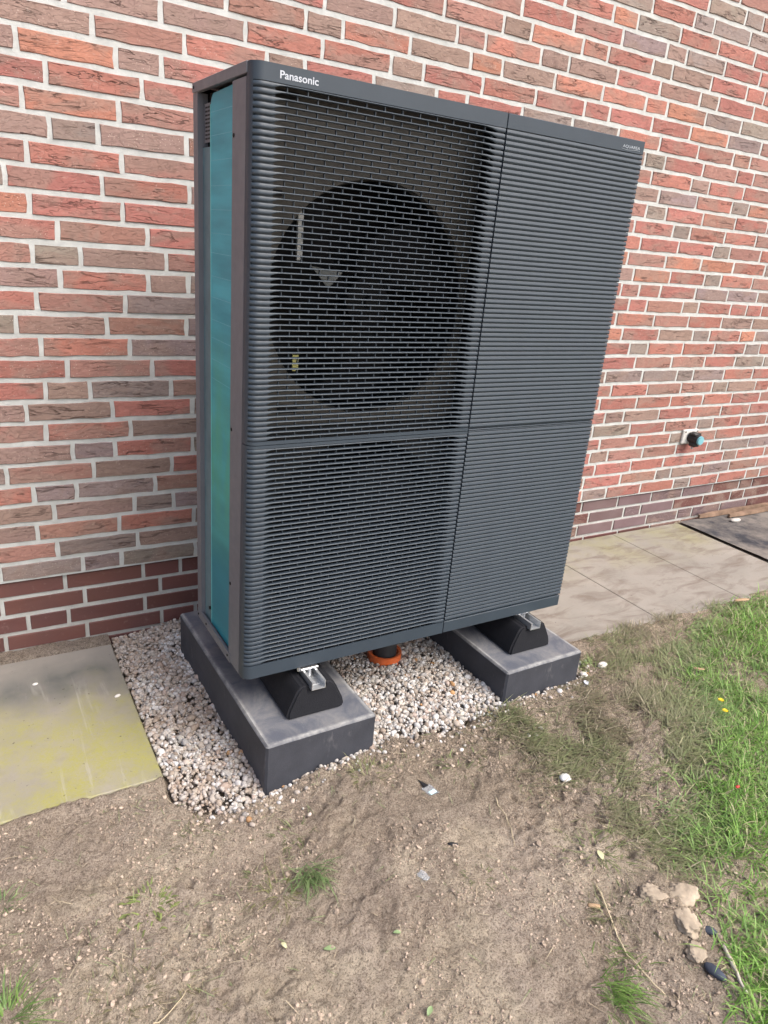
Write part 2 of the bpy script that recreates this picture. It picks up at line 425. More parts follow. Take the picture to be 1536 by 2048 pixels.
ys = np.array(sorted(grow(-2.05, -1, 120) + list(axis([(-2.05, -.74, .005), (-.74, .02, .012)])) + grow(.02, 1, 120, .05)))
X, Y = np.meshgrid(xs, ys, indexing='ij'); Zg = height(X, Y)
nx, ny = X.shape
V = np.stack([X, Y, Zg], -1).reshape(-1, 3)
I = np.arange(nx * ny).reshape(nx, ny)
T = np.stack([I[:-1, :-1], I[1:, :-1], I[1:, 1:], I[:-1, 1:]], -1).reshape(-1, 4)
sandy = sstep(.48, .60, fbm(X, Y, 5.1, 5, 0, .6)) * .85
wet = sstep(.46, .58, fbm(X + 3, Y, 4.1, 5, 3, .6)) * .9
muddy = np.clip(sstep(-1.45, -1.05, Y + (fbm(X, Y, 6, 4, 2) - .5) * .3) * sstep(-.05, .6, X), 0, 1)
stripm = ((X < -.19) & (Y > -.3)) * 1.0
c0 = np.array([.60, .50, .41]); c1 = np.array([.76, .65, .50]); c2 = np.array([.39, .315, .255]); c3 = np.array([.31, .255, .195]); c4 = np.array([.33, .28, .235])
muddy = np.clip(muddy + .55 * np.exp(-(((X - .62) / .28) ** 2 + ((Y + 1.12) / .16) ** 2)), 0, 1)
C = c0 + sandy[..., None] * (c1 - c0); C = C + (wet * (1 - sandy))[..., None] * (c2 - C) * .8
C = C + (muddy * .75)[..., None] * (c3 - C); C = C + stripm[..., None] * (c4 - C)
pale = np.exp(-(((X - .68) / .13) ** 2 + ((Y + 1.72) / .13) ** 2)); C = C + (pale * .8)[..., None] * (np.array([.50, .41, .31]) - C)
cool = sstep(.25, -.1, X) * sstep(-1.15, -.9, Y); C = C + (cool * .5)[..., None] * (np.array([.36, .30, .26]) - C)
ground = tri_mesh('ground', V, T, M_SOIL, smooth=True, kind='structure', col=C.reshape(-1, 3))

# ================================================================ BRICK WALL
CH = .0645; ZP = .1975
ROWS = "-5:-0.319SS;-4:-0.509SS,-0.259SS,-0.006SS;-3:-0.314SS,-0.063SS,2.031VV,2.285VV,2.536VV,2.785VV,2.907VV,3.154VV;-2:-0.508SS,-0.259SS,-0.008SS,2.097VV,2.348VV,2.473VV,2.730VS,2.980SS,3.227SS,3.353SS;-1:-0.317SS,-0.065SS,0.064SS,2.034SV,2.285VV,2.536VV,2.784VV,3.040VS,3.282SS,3.404SS;0:-0.504GG,-0.260GP,-0.136PG,0.116GG,2.172RR,2.419RR,2.675RG,2.804GR,3.044RR,3.298RM,3.430MR;1:-0.333MP,-0.081PB,2.001GR,2.256RM,2.515MG,2.634GB,2.884BP,3.121PM,3.372MM;2:-0.387BM,-0.139MR,0.111RG,2.061BR,2.311RR,2.555RR,2.801RR,3.042RB,3.160BR,3.418RM;3:-0.334BB,-0.086BP,0.042PP,2.130MM,2.378MM,2.629MR,2.880RB,3.003BP,3.243PP;4:-0.263PP,-0.017PM,2.061MM,2.313MR,2.561RG,2.688GM,2.927MR,3.166RR;5:-0.455PM,-0.208MB,0.039BR,1.997GG,2.249GR,2.504RM,2.754MG,2.879GR,3.119RM,3.353MM;6:-0.266BP,-0.140PR,0.110RG,2.062MB,2.188BB,2.438BR,2.679RR,2.923RR,3.167RR;7:-0.337MR,-0.089RB,2.010BR,2.257RR,2.503MR,2.751RR,2.988RR,3.232RM;8:-0.385BB,-0.142BR,0.111RG,2.069MR,2.313RM,2.559MM,2.803MG,2.925GB,3.166BR;9:-0.329RB,-0.205BG,0.042GM,2.011GP,2.258PG,2.506GG,2.628GP,2.871PR,3.115RR;10:-0.264RM,-0.016MR,2.191RM,2.445MM,2.694MR,2.938RG,3.181GG;11:-0.331RO,-0.081OP,2.133BG,2.257GR,2.506RR,2.745RR,2.995RG,3.118GR;12:-0.390GM,-0.146MM,0.095MP,2.067RR,2.313RB,2.557BG,2.682GR,2.927RO;13:-0.331RM,-0.089MP,2.011GO,2.258OM,2.502MR,2.753RB,3.001BB;14:-0.265BR,-0.019RB,0.103BG,2.190RM,2.436MB,2.552BR,2.797RR,2.926RR;15:-0.333MG,-0.207GB,0.037BR,2.121RR,2.261RR,2.507RP,2.748PP,2.987PB;16:-0.264RM,-0.017MR,2.066GO,2.306OR,2.549RG,2.671GR,2.916RM;17:-0.330OR,-0.085RR,2.011GM,2.254MO,2.500OO,2.741OR,2.993RG;18:-0.384GR,-0.138RR,0.109RB,2.070OR,2.318RR,2.564RG,2.688GM,2.928MR;19:-0.326MR,-0.083RM,2.014RR,2.261RG,2.377GR,2.625RR,2.863RM;20:-0.265BG,-0.142GB,0.103BM,2.069RG,2.194GR,2.441RO,2.678OR;21:-0.327MO,-0.084OM,2.128RP,2.376PR,2.624RG,2.750GO;22:-0.265RR,-0.020RR,2.060MR,2.315RB,2.438BR,2.685RR;23:-0.330BO,-0.087OB,0.035BR,2.001BG,2.124GR,2.372RM,2.608MR;24:-0.143BM,0.100BR,0.345RB,0.468BR,0.709RG,0.953GR,1.080RR,1.328RG,1.578GG,1.825GR,2.071RR,2.316RR,2.557RM,2.681MM;25:-0.208BB,0.036BB,0.278BR,0.523RR,0.768RB,0.893BR,1.138RR,1.381RR,1.625RR,1.760RR,2.004RR,2.243RO,2.494OP,2.734PM;26:0.221MM,0.465MB,0.589BO,0.834OB,1.078BO,1.215OB,1.461BO,1.705OO,1.948OO,2.075OO,2.318OP,2.560PG;27:0.524RB,0.768BB,1.011BM,1.131MO,1.380OB,1.516BB,1.766BR,2.012RM,2.259MB,2.378BR,2.622RR;28:0.952RM,1.197MB,1.323BO,1.570RO,1.701OR,1.947RB,2.062BB,2.307BR,2.547RR;29:1.268MR,1.513MR,1.761RP,2.011PB,2.127BG,2.371GR,2.613RR;30:1.456RR,1.695RO,1.826OG,2.069GR,2.305RR,2.548RR;31:1.889GR,2.132RG,2.251GG,2.489GG;32:2.197RG,2.433GG,2.549GM;33:2.377MM"
BCOL = dict(R=(.365, .150, .122), O=(.41, .180, .128), M=(.325, .172, .138), B=(.275, .188, .160), P=(.245, .190, .182), G=(.250, .208, .182), S=(.130, .055, .048), V=(.165, .115, .122))
JW = .0128; HB = .0510
wall = tag(empty('brick_wall', (0, 0, 0)), 'long house wall of rough red, brown and grey bricks in pale mortar behind the heat pump', 'wall')
WX0, WX1 = -3.0, 6.5
rowd = {}
for part in ROWS.split(';'):
    k, js = part.split(':'); rowd[int(k)] = [(float(j[:-2]), j[-2], j[-1]) for j in js.split(',')]
MAXK = 41
def pick(k):
    if k < 0: return 'S'
    return random.choices('ROMBPG', (40, 12, 18, 13, 7, 9))[0]
def bond(k):
    js = rowd.get(k)
    off = (.0 if k % 2 else .065) + (.12 if k % 3 == 0 else 0)
    if not js or len(js) < 1: js = [(-.32 + off, pick(k), pick(k))]
    J = [js[0]]
    for nx_ in js[1:]:
        a = J[-1][0]; d = nx_[0] - a
        if d > .34:
            n = d / .2463; full = int(n); rem = d - full * .2463
            steps = [.2463] * full
            if rem > .19: steps = [d / (full + 1)] * (full + 1)
            elif rem > .06: steps = [.2463] * (full - 1) + [(.2463 + rem) / 2] * 2 if rem < .09 else [.2463] * full + [rem]
            else: steps = [d / full] * full
            left = J[-1]; p = a; cprev = left[2]
            for s_ in steps[:-1]:
                p += s_; c_ = pick(k); J.append((p, cprev, c_)); cprev = c_
            J.append((nx_[0], cprev if len(steps) > 1 else nx_[1], nx_[2]))
        else: J.append(nx_)
    p = J[0][0]; c_ = J[0][1]; pre = []
    while p > WX0: p -= .2463 if random.random() > .15 else .1232; pre.append((p, pick(k), c_)); c_ = pre[-1][1]
    J = pre[::-1] + J; p = J[-1][0]; c_ = J[-1][2]
    while p < WX1: p += .2463 if random.random() > .2 else .1232; n_ = pick(k); J.append((p, c_, n_)); c_ = n_
    return J
def brick_mesh(i, smooth_face, head=False):
    r = random.Random(100 + i); out = []
    nL = 5 if not head else 3
    j = .0004 if smooth_face else .0019
    base = .1205 if not head else .055
    lz = HB / 2
    pts = []
    for a in range(nL + 1): pts.append((-.5 + a / nL, -lz))
    pts.append((.5, 0))
    for a in range(nL + 1): pts.append((.5 - a / nL, lz))
    pts.append((-.5, 0))
    P = [(x + r.uniform(-j, j) / (.235 if not head else .11), z + r.uniform(-j, j)) for x, z in pts]
    n = len(P); ch = .0018
    V = [(x * (1 - ch * 2 / (.235 if not head else .11)), r.uniform(-.0006, .0008), z * (1 - ch / lz)) for x, z in P] + [(x, .0030, z) for x, z in P] + [(x, .03, z) for x, z in P]
    Fc = [tuple(range(n))]
    for a in range(n):
        b = (a + 1) % n
        Fc += [(a, n + a, n + b, b), (n + a, 2 * n + a, 2 * n + b, n + b)]
    me = bpy.data.meshes.new('brick'); me.from_pydata(V, [], Fc)
    me.materials.append(M_BS if smooth_face else M_BR); me.update()
    import bmesh
    bm = bmesh.new(); bm.from_mesh(me); bmesh.ops.recalc_face_normals(bm, faces=bm.faces); bm.to_mesh(me); bm.free()
    return me
BM = {(s, h): [brick_mesh(i + 50 * s + 20 * h, s, h) for i in range(10)] for s in (False, True) for h in (False, True)}
camv = Vector(CAM); rv, uv, fv = Vector(RGT), Vector(UPV), Vector(FWD)
def in_view(x, y, z, m=0.04):
    d = Vector((x, y, z)) - camv; w = d.dot(fv)
    if w < .05: return None
    return (abs(d.dot(rv) / w * 1438.3 / 768) < 1 + m) and (abs(d.dot(uv) / w * 1438.3 / 1024) < 1 + m)
bricks = []
for k in range(-6, MAXK):
    J = bond(k)
    for a, b in zip(J[:-1], J[1:]):
        L = b[0] - a[0] - JW
        if L < .02: continue
        xc = (a[0] + b[0]) / 2; zc = ZP + (k + .5) * CH
        if k < 0: zc += .002
        vis = in_view(xc, 0, zc, .06) and not (k <= 23 and xc - L / 2 > .22 and xc + L / 2 < 1.85)
        d = (Vector((xc, 0, zc)) - camv).length
        bricks.append((0 if vis else 1, d if L > .16 else d * 1.35, xc, zc, L, k, a[2]))
bricks.sort()
jv, jf, jc = [], [], []
for i, (nv, d, xc, zc, L, k, c) in enumerate(bricks):
    sm = k < 0; head = L < .16; me = BM[(sm, head)][(i * 7) % 10]
    col = BCOL[c if c in BCOL else 'R']; v = random.uniform(.86, 1.14); hv = random.uniform(-.03, .03)
    col = (col[0] * v, col[1] * v * (1 + hv), col[2] * v * (1 - hv))
    y0 = (.012 if sm else 0) + random.uniform(-.0012, .0012)
    zj = zc + random.uniform(-.0012, .0012)
    if i < 300 and nv == 0:
        o = bpy.data.objects.new('brick', me); COL.objects.link(o); o.parent = wall
        o.location = (xc, y0, zj); o.scale = (L, 1, 1); o.color = (*col, 1); o.rotation_euler = (0, random.uniform(-.004, .004), 0)
    else:
        n = len(jv); vs = [(xc + p.co.x * L, y0 + p.co.y, zj + p.co.z) for p in me.vertices]
        jv += vs; jf += [tuple(q + n for q in f.vertices) for f in me.polygons]; jc += [col] * len(vs)
me = bpy.data.meshes.new('brickwork'); me.from_pydata(jv, [], jf); me.update()
a_ = me.color_attributes.new('tint', 'FLOAT_COLOR', 'POINT'); a_.data.foreach_set('color', np.concatenate([np.array(jc), np.ones((len(jc), 1))], 1).astype(np.float32).ravel())
o = link_mesh('brickwork', me, M_BA, wall, kind='stuff')
# mortar bed: upper leaf slightly proud of the plinth
MB().box(WX0, WX1, .0030, .34, ZP + .001, ZP + MAXK * CH).build('mortar', M_MOR, wall)
MB().box(WX0, WX1, .0160, .34, -.6, ZP + .001).build('plinth_mortar', M_MOR, wall)

# ================================================================ SLABS AND GRAVEL
def slab(x0, x1, y0, y1, zt, mat, name='paving_slab'):
    m = MB().box(x0, x1, y0, y1, zt - .045, zt, .003)
    o = m.build(name, mat); return o
def paving(name, items, mat, label):
    r = tag(empty(name, items[0][:1] + (items[0][2],) + (0,)), None, None, None, 'structure')
    for it in items:
        s_ = slab(*it[:4], it[4], mat); s_.parent = r; s_.matrix_parent_inverse = Matrix.Translation(r.location).inverted()
    return r
paving('pavement', [(-.728, -.195, -.764, -.048, -.062), (-1.262, -.731, -.762, -.047, -.062), (-1.795, -1.265, -.764, -.048, -.062), (-2.33, -1.798, -.764, -.048, -.062)], M_SLABL, '')
paving('pavement', [(1.245, 1.7495, -.768, -.012, 0.0), (1.7505, 2.2637, -.766, -.012, .001), (2.265, 2.765, -.768, -.010, .001)], M_SLABR, '')
# dark bitumen sheet on the ground past the last slab
xs2 = np.linspace(2.775, 4.6, 60); ys2 = np.linspace(-.78, -.02, 28)
X2, Y2 = np.meshgrid(xs2, ys2, indexing='ij'); Z2 = .004 + .012 * fbm(X2, Y2, 6, 3, 2)
I2 = np.arange(X2.size).reshape(X2.shape)
tri_mesh('path', np.stack([X2, Y2, Z2], -1).reshape(-1, 3), np.stack([I2[:-1, :-1], I2[1:, :-1], I2[1:, 1:], I2[:-1, 1:]], -1).reshape(-1, 4), M_BITU, kind='structure')

import bmesh
def ico(sub):
    bm = bmesh.new(); bmesh.ops.create_icosphere(bm, subdivisions=sub, radius=1.0)
    V_ = np.array([v.co[:] for v in bm.verts]); F_ = np.array([[v.index for v in f.verts] for f in bm.faces]); bm.free(); return V_, F_
ICO2 = ico(2); ICO1 = ico(1)
def lumps(pos, size, flat, tpl, nvar=14, amp=.22):
    """pos (n,3); size (n,) radius -> V, T and vertex owner index"""
    tv, tf = tpl; n = len(pos); var = []
    for i in range(nvar):
        r = np.random.default_rng(i + 5); d = r.normal(size=(6, 3)); d /= np.linalg.norm(d, axis=1)[:, None]
        s_ = 1 + amp * sum(r.uniform(-1, 1) * np.maximum(0, tv @ d[q]) ** 2 for q in range(6))
        var.append(tv * s_[:, None])
    var = np.array(var)
    vi = rng.integers(0, nvar, n); S = size[:, None] * np.stack([rng.uniform(.8, 1.25, n), rng.uniform(.65, 1.0, n), rng.uniform(*flat, n)], 1)
    q = rng.normal(size=(n, 4)); q[:, 1:3] *= .3; q /= np.linalg.norm(q, axis=1)[:, None]
    w, x, y, z = q.T
    R = np.stack([1 - 2 * (y * y + z * z), 2 * (x * y - z * w), 2 * (x * z + y * w), 2 * (x * y + z * w), 1 - 2 * (x * x + z * z), 2 * (y * z - x * w), 2 * (x * z - y * w), 2 * (y * z + x * w), 1 - 2 * (x * x + y * y)], 1).reshape(n, 3, 3)
    P = var[vi] * S[:, None, :]; P = np.einsum('nij,nkj->nki', R, P) + pos[:, None, :]
    T_ = tf[None] + (np.arange(n) * len(tv))[:, None, None]
    return P.reshape(-1, 3), T_.reshape(-1, 3), np.repeat(np.arange(n), len(tv))
PEBC = np.array([(.50, .46, .41), (.60, .57, .53), (.44, .37, .30), (.53, .45, .38), (.36, .31, .26), (.64, .62, .59), (.46, .36, .30), (.29, .23, .18), (.53, .49, .42), (.48, .26, .11), (.34, .32, .30)])
PEBP = np.array([18, 16, 12, 12, 8, 12, 6, 4, 10, .7, 4]); PEBP = PEBP / PEBP.sum()
BLK = [(.022, .342, -.943, -.205, .03), (.812, 1.134, -.925, -.19, .03)]
def inblk(x, y, m=.004):
    r = np.zeros(len(x), bool)
    for x0, x1, y0, y1, _ in BLK: r |= (x > x0 + m) & (x < x1 - m) & (y > y0 + m) & (y < y1 - m)
    return r
N = 34000
px = rng.uniform(-.19, 1.24, N); py = rng.uniform(-1.04, -.004, N)
ok = gravel_mask(px, py, .004) & ~inblk(px, py)
px, py = px[ok], py[ok]
sz = np.clip(rng.lognormal(math.log(.0056), .32, len(px)), .0028, .0125)
lay = rng.random(len(px))
pz = base_z(px) - .012 + lay * .013 + (fbm(px, py, 5, 2, 2) - .5) * .02
fy_ = np.interp(px, gfx, gfy); pz -= .010 * sstep(.05, 0, py - fy_)
# spilled pebbles outside the bed
N2 = 260
t_ = rng.uniform(-.16, 1.25, N2); sx = t_ + rng.normal(0, .02, N2); sy = np.interp(t_, gfx, gfy) - np.abs(rng.normal(0, .035, N2))
szs = np.clip(rng.lognormal(math.log(.0048), .35, N2), .0025, .009); sz_z = height(sx, sy) + szs * .3
P_ = np.concatenate([np.stack([px, py, pz], 1), np.stack([sx, sy, sz_z], 1)]); S_ = np.concatenate([sz, szs])
Vp, Tp, own = lumps(P_, S_, (.55, .85), ICO2)
PEBC = PEBC * np.array([.97, 1.0, 1.05])
pc = PEBC[rng.choice(len(PEBC), len(P_), p=PEBP)] * rng.uniform(.72, 1.12, (len(P_), 1))
dirt = np.concatenate([sstep(.52, .66, fbm(px, py, 6, 3, 7)) * .45, np.full(N2, .1)])[:, None]
pc = pc * (1 - dirt) + np.array([.30, .22, .16]) * dirt
tag(tri_mesh('gravel', Vp, Tp, M_PEB, kind='stuff', col=pc[own]), 'bed of pale beige and white round pebbles around the two dark blocks', 'gravel')

# soil crumbs
N = 26000
cx_ = rng.uniform(-.72, 1.0, N); cy_ = rng.uniform(-2.0, -.78, N)
ok = (cy_ < np.interp(cx_, gfx, gfy) - .01) & (fbm(cx_, cy_, 7, 3, 6) > .44)
cx_, cy_ = cx_[ok], cy_[ok]
cs = np.clip(rng.lognormal(math.log(.0017), .5, len(cx_)), .0008, .0065)
Vc, Tc, oc = lumps(np.stack([cx_, cy_, height(cx_, cy_) + cs * .2], 1), cs, (.5, .9), ICO1, amp=.7)
cc = np.array([.42, .34, .27]) * rng.uniform(.55, 1.25, (len(cx_), 1))
tag(tri_mesh('soil_crumbs', Vc, Tc, M_CRUMB, kind='stuff', col=cc[oc], smooth=False), 'small crumbs of brown earth lying all over the bare trampled soil', 'soil crumbs')

# ================================================================ GRASS
def blades(bx, by, L, Wd, lean, az, tip_curl=.6, droop=1.0, z=None):
    """n curved tapering blades, 3 segments"""
    n = len(bx); bz = height(bx, by) if z is None else z
    dirx, diry = np.cos(az), np.sin(az); sxv, syv = -diry, dirx
    P = []; ang = lean.copy(); x, y, zz = bx.copy(), by.copy(), bz - .003
    widths = (1, .92, .62, 0)
    for s_ in range(4):
        w = Wd * widths[s_] / 2
        if s_ < 3:
            P.append(np.stack([x + sxv * w, y + syv * w, zz], 1)); P.append(np.stack([x - sxv * w, y - syv * w, zz], 1))
        else: P.append(np.stack([x, y, zz], 1))
        st = L / 3
        x = x + dirx * np.sin(ang) * st; y = y + diry * np.sin(ang) * st; zz = zz + np.cos(ang) * st * droop
        ang = np.minimum(ang + tip_curl * rng.uniform(.3, 1.2, n), 1.75)
    V_ = np.stack(P, 1)                                    # n,7,3
    base = np.arange(n) * 7
    q = np.array([[0, 1, 3], [0, 3, 2], [2, 3, 5], [2, 5, 4], [4, 5, 6]])
    T_ = (q[None] + base[:, None, None]).reshape(-1, 3)
    return V_.reshape(-1, 3), T_, 7
def inpoly(x, y, poly):
    r = np.zeros(len(x), bool); n = len(poly)
    for i in range(n):
        x0, y0 = poly[i]; x1, y1 = poly[(i + 1) % n]
        c = ((y0 > y) != (y1 > y)) & (x < (x1 - x0) * (y - y0) / (y1 - y0 + 1e-12) + x0); r ^= c
    return r
LUSH = [(3.6, -.74), (2.337, -.76), (1.996, -.775), (1.62, -.93), (1.40, -1.16), (1.25, -1.31), (1.05, -1.41), (.90, -1.47), (.84, -1.59), (.825, -1.69), (.76, -1.766), (.68, -1.825), (.60, -1.90), (.50, -2.05), (.45, -2.3), (3.6, -2.3)]
MUDG = [(1.20, -.79), (1.45, -.775), (1.75, -.765), (2.05, -.765), (2.1, -.85), (1.45, -1.25), (1.03, -1.56), (.83, -1.68), (.78, -1.58), (.74, -1.46), (.76, -1.32), (.70, -1.18), (.62, -1.02), (.75, -.96), (1.0, -.965), (1.17, -.93), (1.26, -.86)]
def scatter(n, bx, poly, soft, dens=None):
    x = rng.uniform(bx[0], bx[1], n); y = rng.uniform(bx[2], bx[3], n)
    ok = inpoly(x + rng.normal(0, soft, n), y + rng.normal(0, soft, n), poly)
    if dens is not None: ok &= rng.random(n) < dens(x, y)
    return x[ok], y[ok]
def gcol(n, a, b, mud=None, mv=0):
    t = rng.random((n, 1)); c = np.array(a) * (1 - t) + np.array(b) * t; c = c * rng.uniform(.7, 1.25, (n, 1))
    if mud is not None: c = c * (1 - mv[:, None]) + np.array(mud) * mv[:, None]
    return c
gx, gy = scatter(95000, (.45, 3.4, -2.2, -.72), LUSH, .028)
near = 1 - sstep(1.6, 2.6, gx)
keep = rng.random(len(gx)) < (.45 + .55 * near) * (.25 + .75 * sstep(.34, .50, fbm(gx, gy, 7, 3, 3))); gx, gy = gx[keep], gy[keep]; n = len(gx)
mudv = np.clip(sstep(.22, .0, (gx - np.interp(gy, [-2.05, -1.9, -1.69, -1.47, -1.31, -1.16, -.93, -.75], [.50, .60, .825, .90, 1.25, 1.40, 1.62, 2.1]))) * .9 * sstep(-1.75, -1.5, gy), 0, 1)
patch = fbm(gx, gy, 4, 3, 2)
mudv = np.clip(mudv * sstep(.3, .55, patch + .1) + .25 * sstep(.58, .7, patch), 0, .95)
L = rng.uniform(.028, .075, n) * (1 - .2 * mudv); az = rng.uniform(0, 6.283, n) * (1 - .0) 
az = np.where(mudv > .4, rng.normal(-.6, .8, n), az)
Vg, Tg, k_ = blades(gx, gy, L, rng.uniform(.0018, .0042, n), np.minimum(rng.uniform(.2, 1.15, n) + mudv * .6, 1.5), az, .45, z=height(gx, gy) + .004 * mudv)
cg = gcol(n, (.105, .25, .035), (.30, .50, .12), (.25, .29, .17), mudv * rng.uniform(.5, 1, n))
yel = rng.random(n) < .10; cg[yel] = np.array([.50, .47, .28])
tag(tri_mesh('grass', Vg, Tg, M_GRASS, kind='stuff', col=np.repeat(cg, k_, 0)), 'lush green lawn grass along the right hand side of the bare soil', 'grass')

mx, my = scatter(78000, (.5, 2.2, -1.8, -.74), MUDG, .05, lambda x, y: .08 + .80 * sstep(.43, .58, fbm(x, y, 9, 3, 1)))
n = len(mx); mv = np.clip(.55 + .5 * rng.random(n) - .35 * sstep(.5, .65, fbm(mx, my, 5, 3, 4)), 0, 1)
bxr = np.interp(my, [-2.05, -1.9, -1.69, -1.47, -1.31, -1.16, -.93, -.75], [.50, .60, .825, .90, 1.25, 1.40, 1.62, 2.1])
mv = mv * (.35 + .65 * sstep(.0, .32, bxr - mx))
flow = fbm(mx, my, 2.5, 2, 6) * 5 - 3
Vm, Tm, k_ = blades(mx, my, rng.uniform(.02, .065, n), rng.uniform(.0014, .0036, n), rng.uniform(1.0, 1.5, n), rng.normal(flow, .8, n), .12, .9, height(mx, my) + rng.uniform(.002, .010, n))
cm = gcol(n, (.15, .20, .08), (.28, .33, .15), (.215, .18, .13), mv)
pale = rng.random(n) < .07; cm[pale] = np.array([.42, .37, .27])
tag(tri_mesh('trampled_grass', Vm, Tm, M_GRASS, kind='stuff', col=np.repeat(cm, k_, 0)), 'muddy flattened olive and brown grass between the right block and the lawn', 'trampled grass')

# straw and root bits over the bare soil
n = 3200
hx = rng.uniform(-.72, 1.0, n); hy = rng.uniform(-2.0, -.80, n)
ok = (hy < np.interp(hx, gfx, gfy) - .015) & (rng.random(n) < .25 + .75 * sstep(.42, .6, fbm(hx, hy, 5, 3, 5))); hx, hy = hx[ok], hy[ok]; n = len(hx)
Vh, Th, k_ = blades(hx, hy, rng.uniform(.010, .050, n), rng.uniform(.0007, .0017, n), rng.uniform(1.35, 1.6, n), rng.uniform(0, 6.28, n), .05, .4, height(hx, hy) + .006)
ch = gcol(n, (.46, .39, .27), (.18, .14, .10)); g_ = rng.random(n) < .35; ch[g_] = np.array([.24, .29, .14])
tag(tri_mesh('straw_litter', Vh, Th, M_STRAW, kind='stuff', col=np.repeat(ch, k_, 0)), 'loose bits of straw and torn grass strewn over the bare soil', 'straw')

def tuft(x, y, n, L, spread, a, b, label, lean=(.2, 1.2), w=(.0014, .003), mud=.0, az0=None, sa=3.2):
    bx = x + rng.normal(0, spread, n); by = y + rng.normal(0, spread, n)
    az = np.arctan2(by - y, bx - x) + rng.normal(0, .5, n) if az0 is None else rng.normal(az0, sa, n)
    V_, T_, k = blades(bx, by, rng.uniform(L * .45, L, n), rng.uniform(*w, n), rng.uniform(*lean, n), az, .45)
    c = gcol(n, a, b, (.20, .17, .11), rng.random(n) * mud)
    z0 = float(height(np.array([x]), np.array([y]))[0])
    o = tri_mesh('grass_tuft', V_ - np.array([x, y, z0]), T_, M_GRASS, col=np.repeat(c, k, 0)); o.location = (x, y, z0)
    return tag(o, label, 'grass tuft', 'grass tufts on the bare soil')
GA, GB = (.13, .22, .08), (.30, .40, .18)
tuft(.020, -1.232, 150, .085, .016, GA, GB, 'dense dark green grass tuft on bare soil below the front left block', az0=-1.9, sa=.7, lean=(.4, 1.2))
tuft(-.055, -1.240, 70, .060, .022, (.16, .18, .06), (.28, .30, .12), 'yellowish matted tuft just left of the dense dark green tuft', lean=(.9, 1.5), mud=.6)
tuft(-.60, -1.262, 140, .090, .018, GA, (.22, .36, .08), 'bright green tuft with long blades at the lower left edge of the photo', lean=(.4, 1.4))
tuft(-.595, -.995, 60, .045, .018, GA, GB, 'small green tuft at the left edge below the mossy slab', lean=(.4, 1.3))
tuft(-.312, -1.130, 90, .028, .026, (.17, .22, .07), (.28, .34, .12), 'low flat weed patch with small round leaves left of centre', lean=(.8, 1.4), w=(.003, .006))
tuft(.420, -1.765, 110, .080, .022, (.10, .20, .04), (.24, .38, .10), 'bright tuft of long bent blades at the bottom right of the bare soil', az0=-1.2, sa=.5, lean=(.6, 1.3))
tuft(.465, -1.730, 60, .055, .028, (.10, .18, .04), (.20, .30, .08), 'loose green blades just above the bright tuft at the bottom right', az0=-1.0, sa=.8, lean=(.8, 1.4), mud=.3)
tuft(.545, -1.640, 110, .045, .028, (.12, .15, .06), (.20, .22, .10), 'dull muddy tuft right of the long pale stalk', lean=(.8, 1.5), mud=.7)
tuft(.266, -1.050, 80, .045, .026, (.17, .20, .08), (.28, .30, .13), 'dry olive tuft in front of the left block beside the gravel edge', lean=(.7, 1.4), mud=.5)
tuft(.765, -1.020, 150, .055, .035, (.09, .13, .05), (.17, .20, .08), 'dark muddy clump of grass in front of the right block', lean=(.6, 1.4), mud=.5)
tuft(.035, -1.105, 70, .040, .026, (.14, .18, .07), (.24, .28, .12), 'thin greyish green tuft near the front corner of the left block', lean=(.8, 1.4), mud=.4)
tuft(.505, -1.12, 55, .035, .02, (.14, .20, .07), (.24, .30, .12), 'little green tuft right of the clear plastic scrap with the label', lean=(.7, 1.4), mud=.3)
tuft(.590, -1.080, 45, .030, .018, (.12, .16, .06), (.20, .24, .10), 'faint short tuft midway between the gravel edge and the white scrap', lean=(.7, 1.4), mud=.4)
tuft(-.398, -1.315, 130, .040, .035, (.15, .15, .08), (.26, .24, .13), 'brown matted root clump with dead blades at the lower left', lean=(.9, 1.5), mud=.9)
tuft(-.27, -1.385, 60, .030, .03, (.18, .18, .08), (.30, .28, .14), 'dead straw coloured clump at the bottom left of the soil', lean=(1.0, 1.5), mud=.6)
tuft(1.24, -.905, 170, .050, .035, (.14, .22, .06), (.26, .36, .12), 'green tuft at the right end of the right block', lean=(.4, 1.3), mud=.2)
tuft(.33, -1.44, 40, .03, .022, (.14, .18, .07), (.22, .26, .11), 'sparse flattened tuft in the middle of the bare soil', lean=(1.0, 1.5), mud=.5)
tuft(.64, -1.50, 90, .05, .035, (.13, .19, .06), (.24, .30, .11), 'light green straggly tuft above the long pale stalk', lean=(.8, 1.5), mud=.3)
tuft(-.09, -1.17, 40, .03, .02, (.14, .18, .07), (.22, .26, .11), 'thin short tuft above the yellowish matted tuft', lean=(.9, 1.5), mud=.5)
tuft(-.185, -.985, 50, .035, .025, (.12, .14, .07), (.2, .22, .1), 'dark little tuft at the corner of the mossy slab and the gravel', lean=(.8, 1.5), mud=.7)
def hz(x, y): return float(height(np.array([float(x)]), np.array([float(y)]))[0])

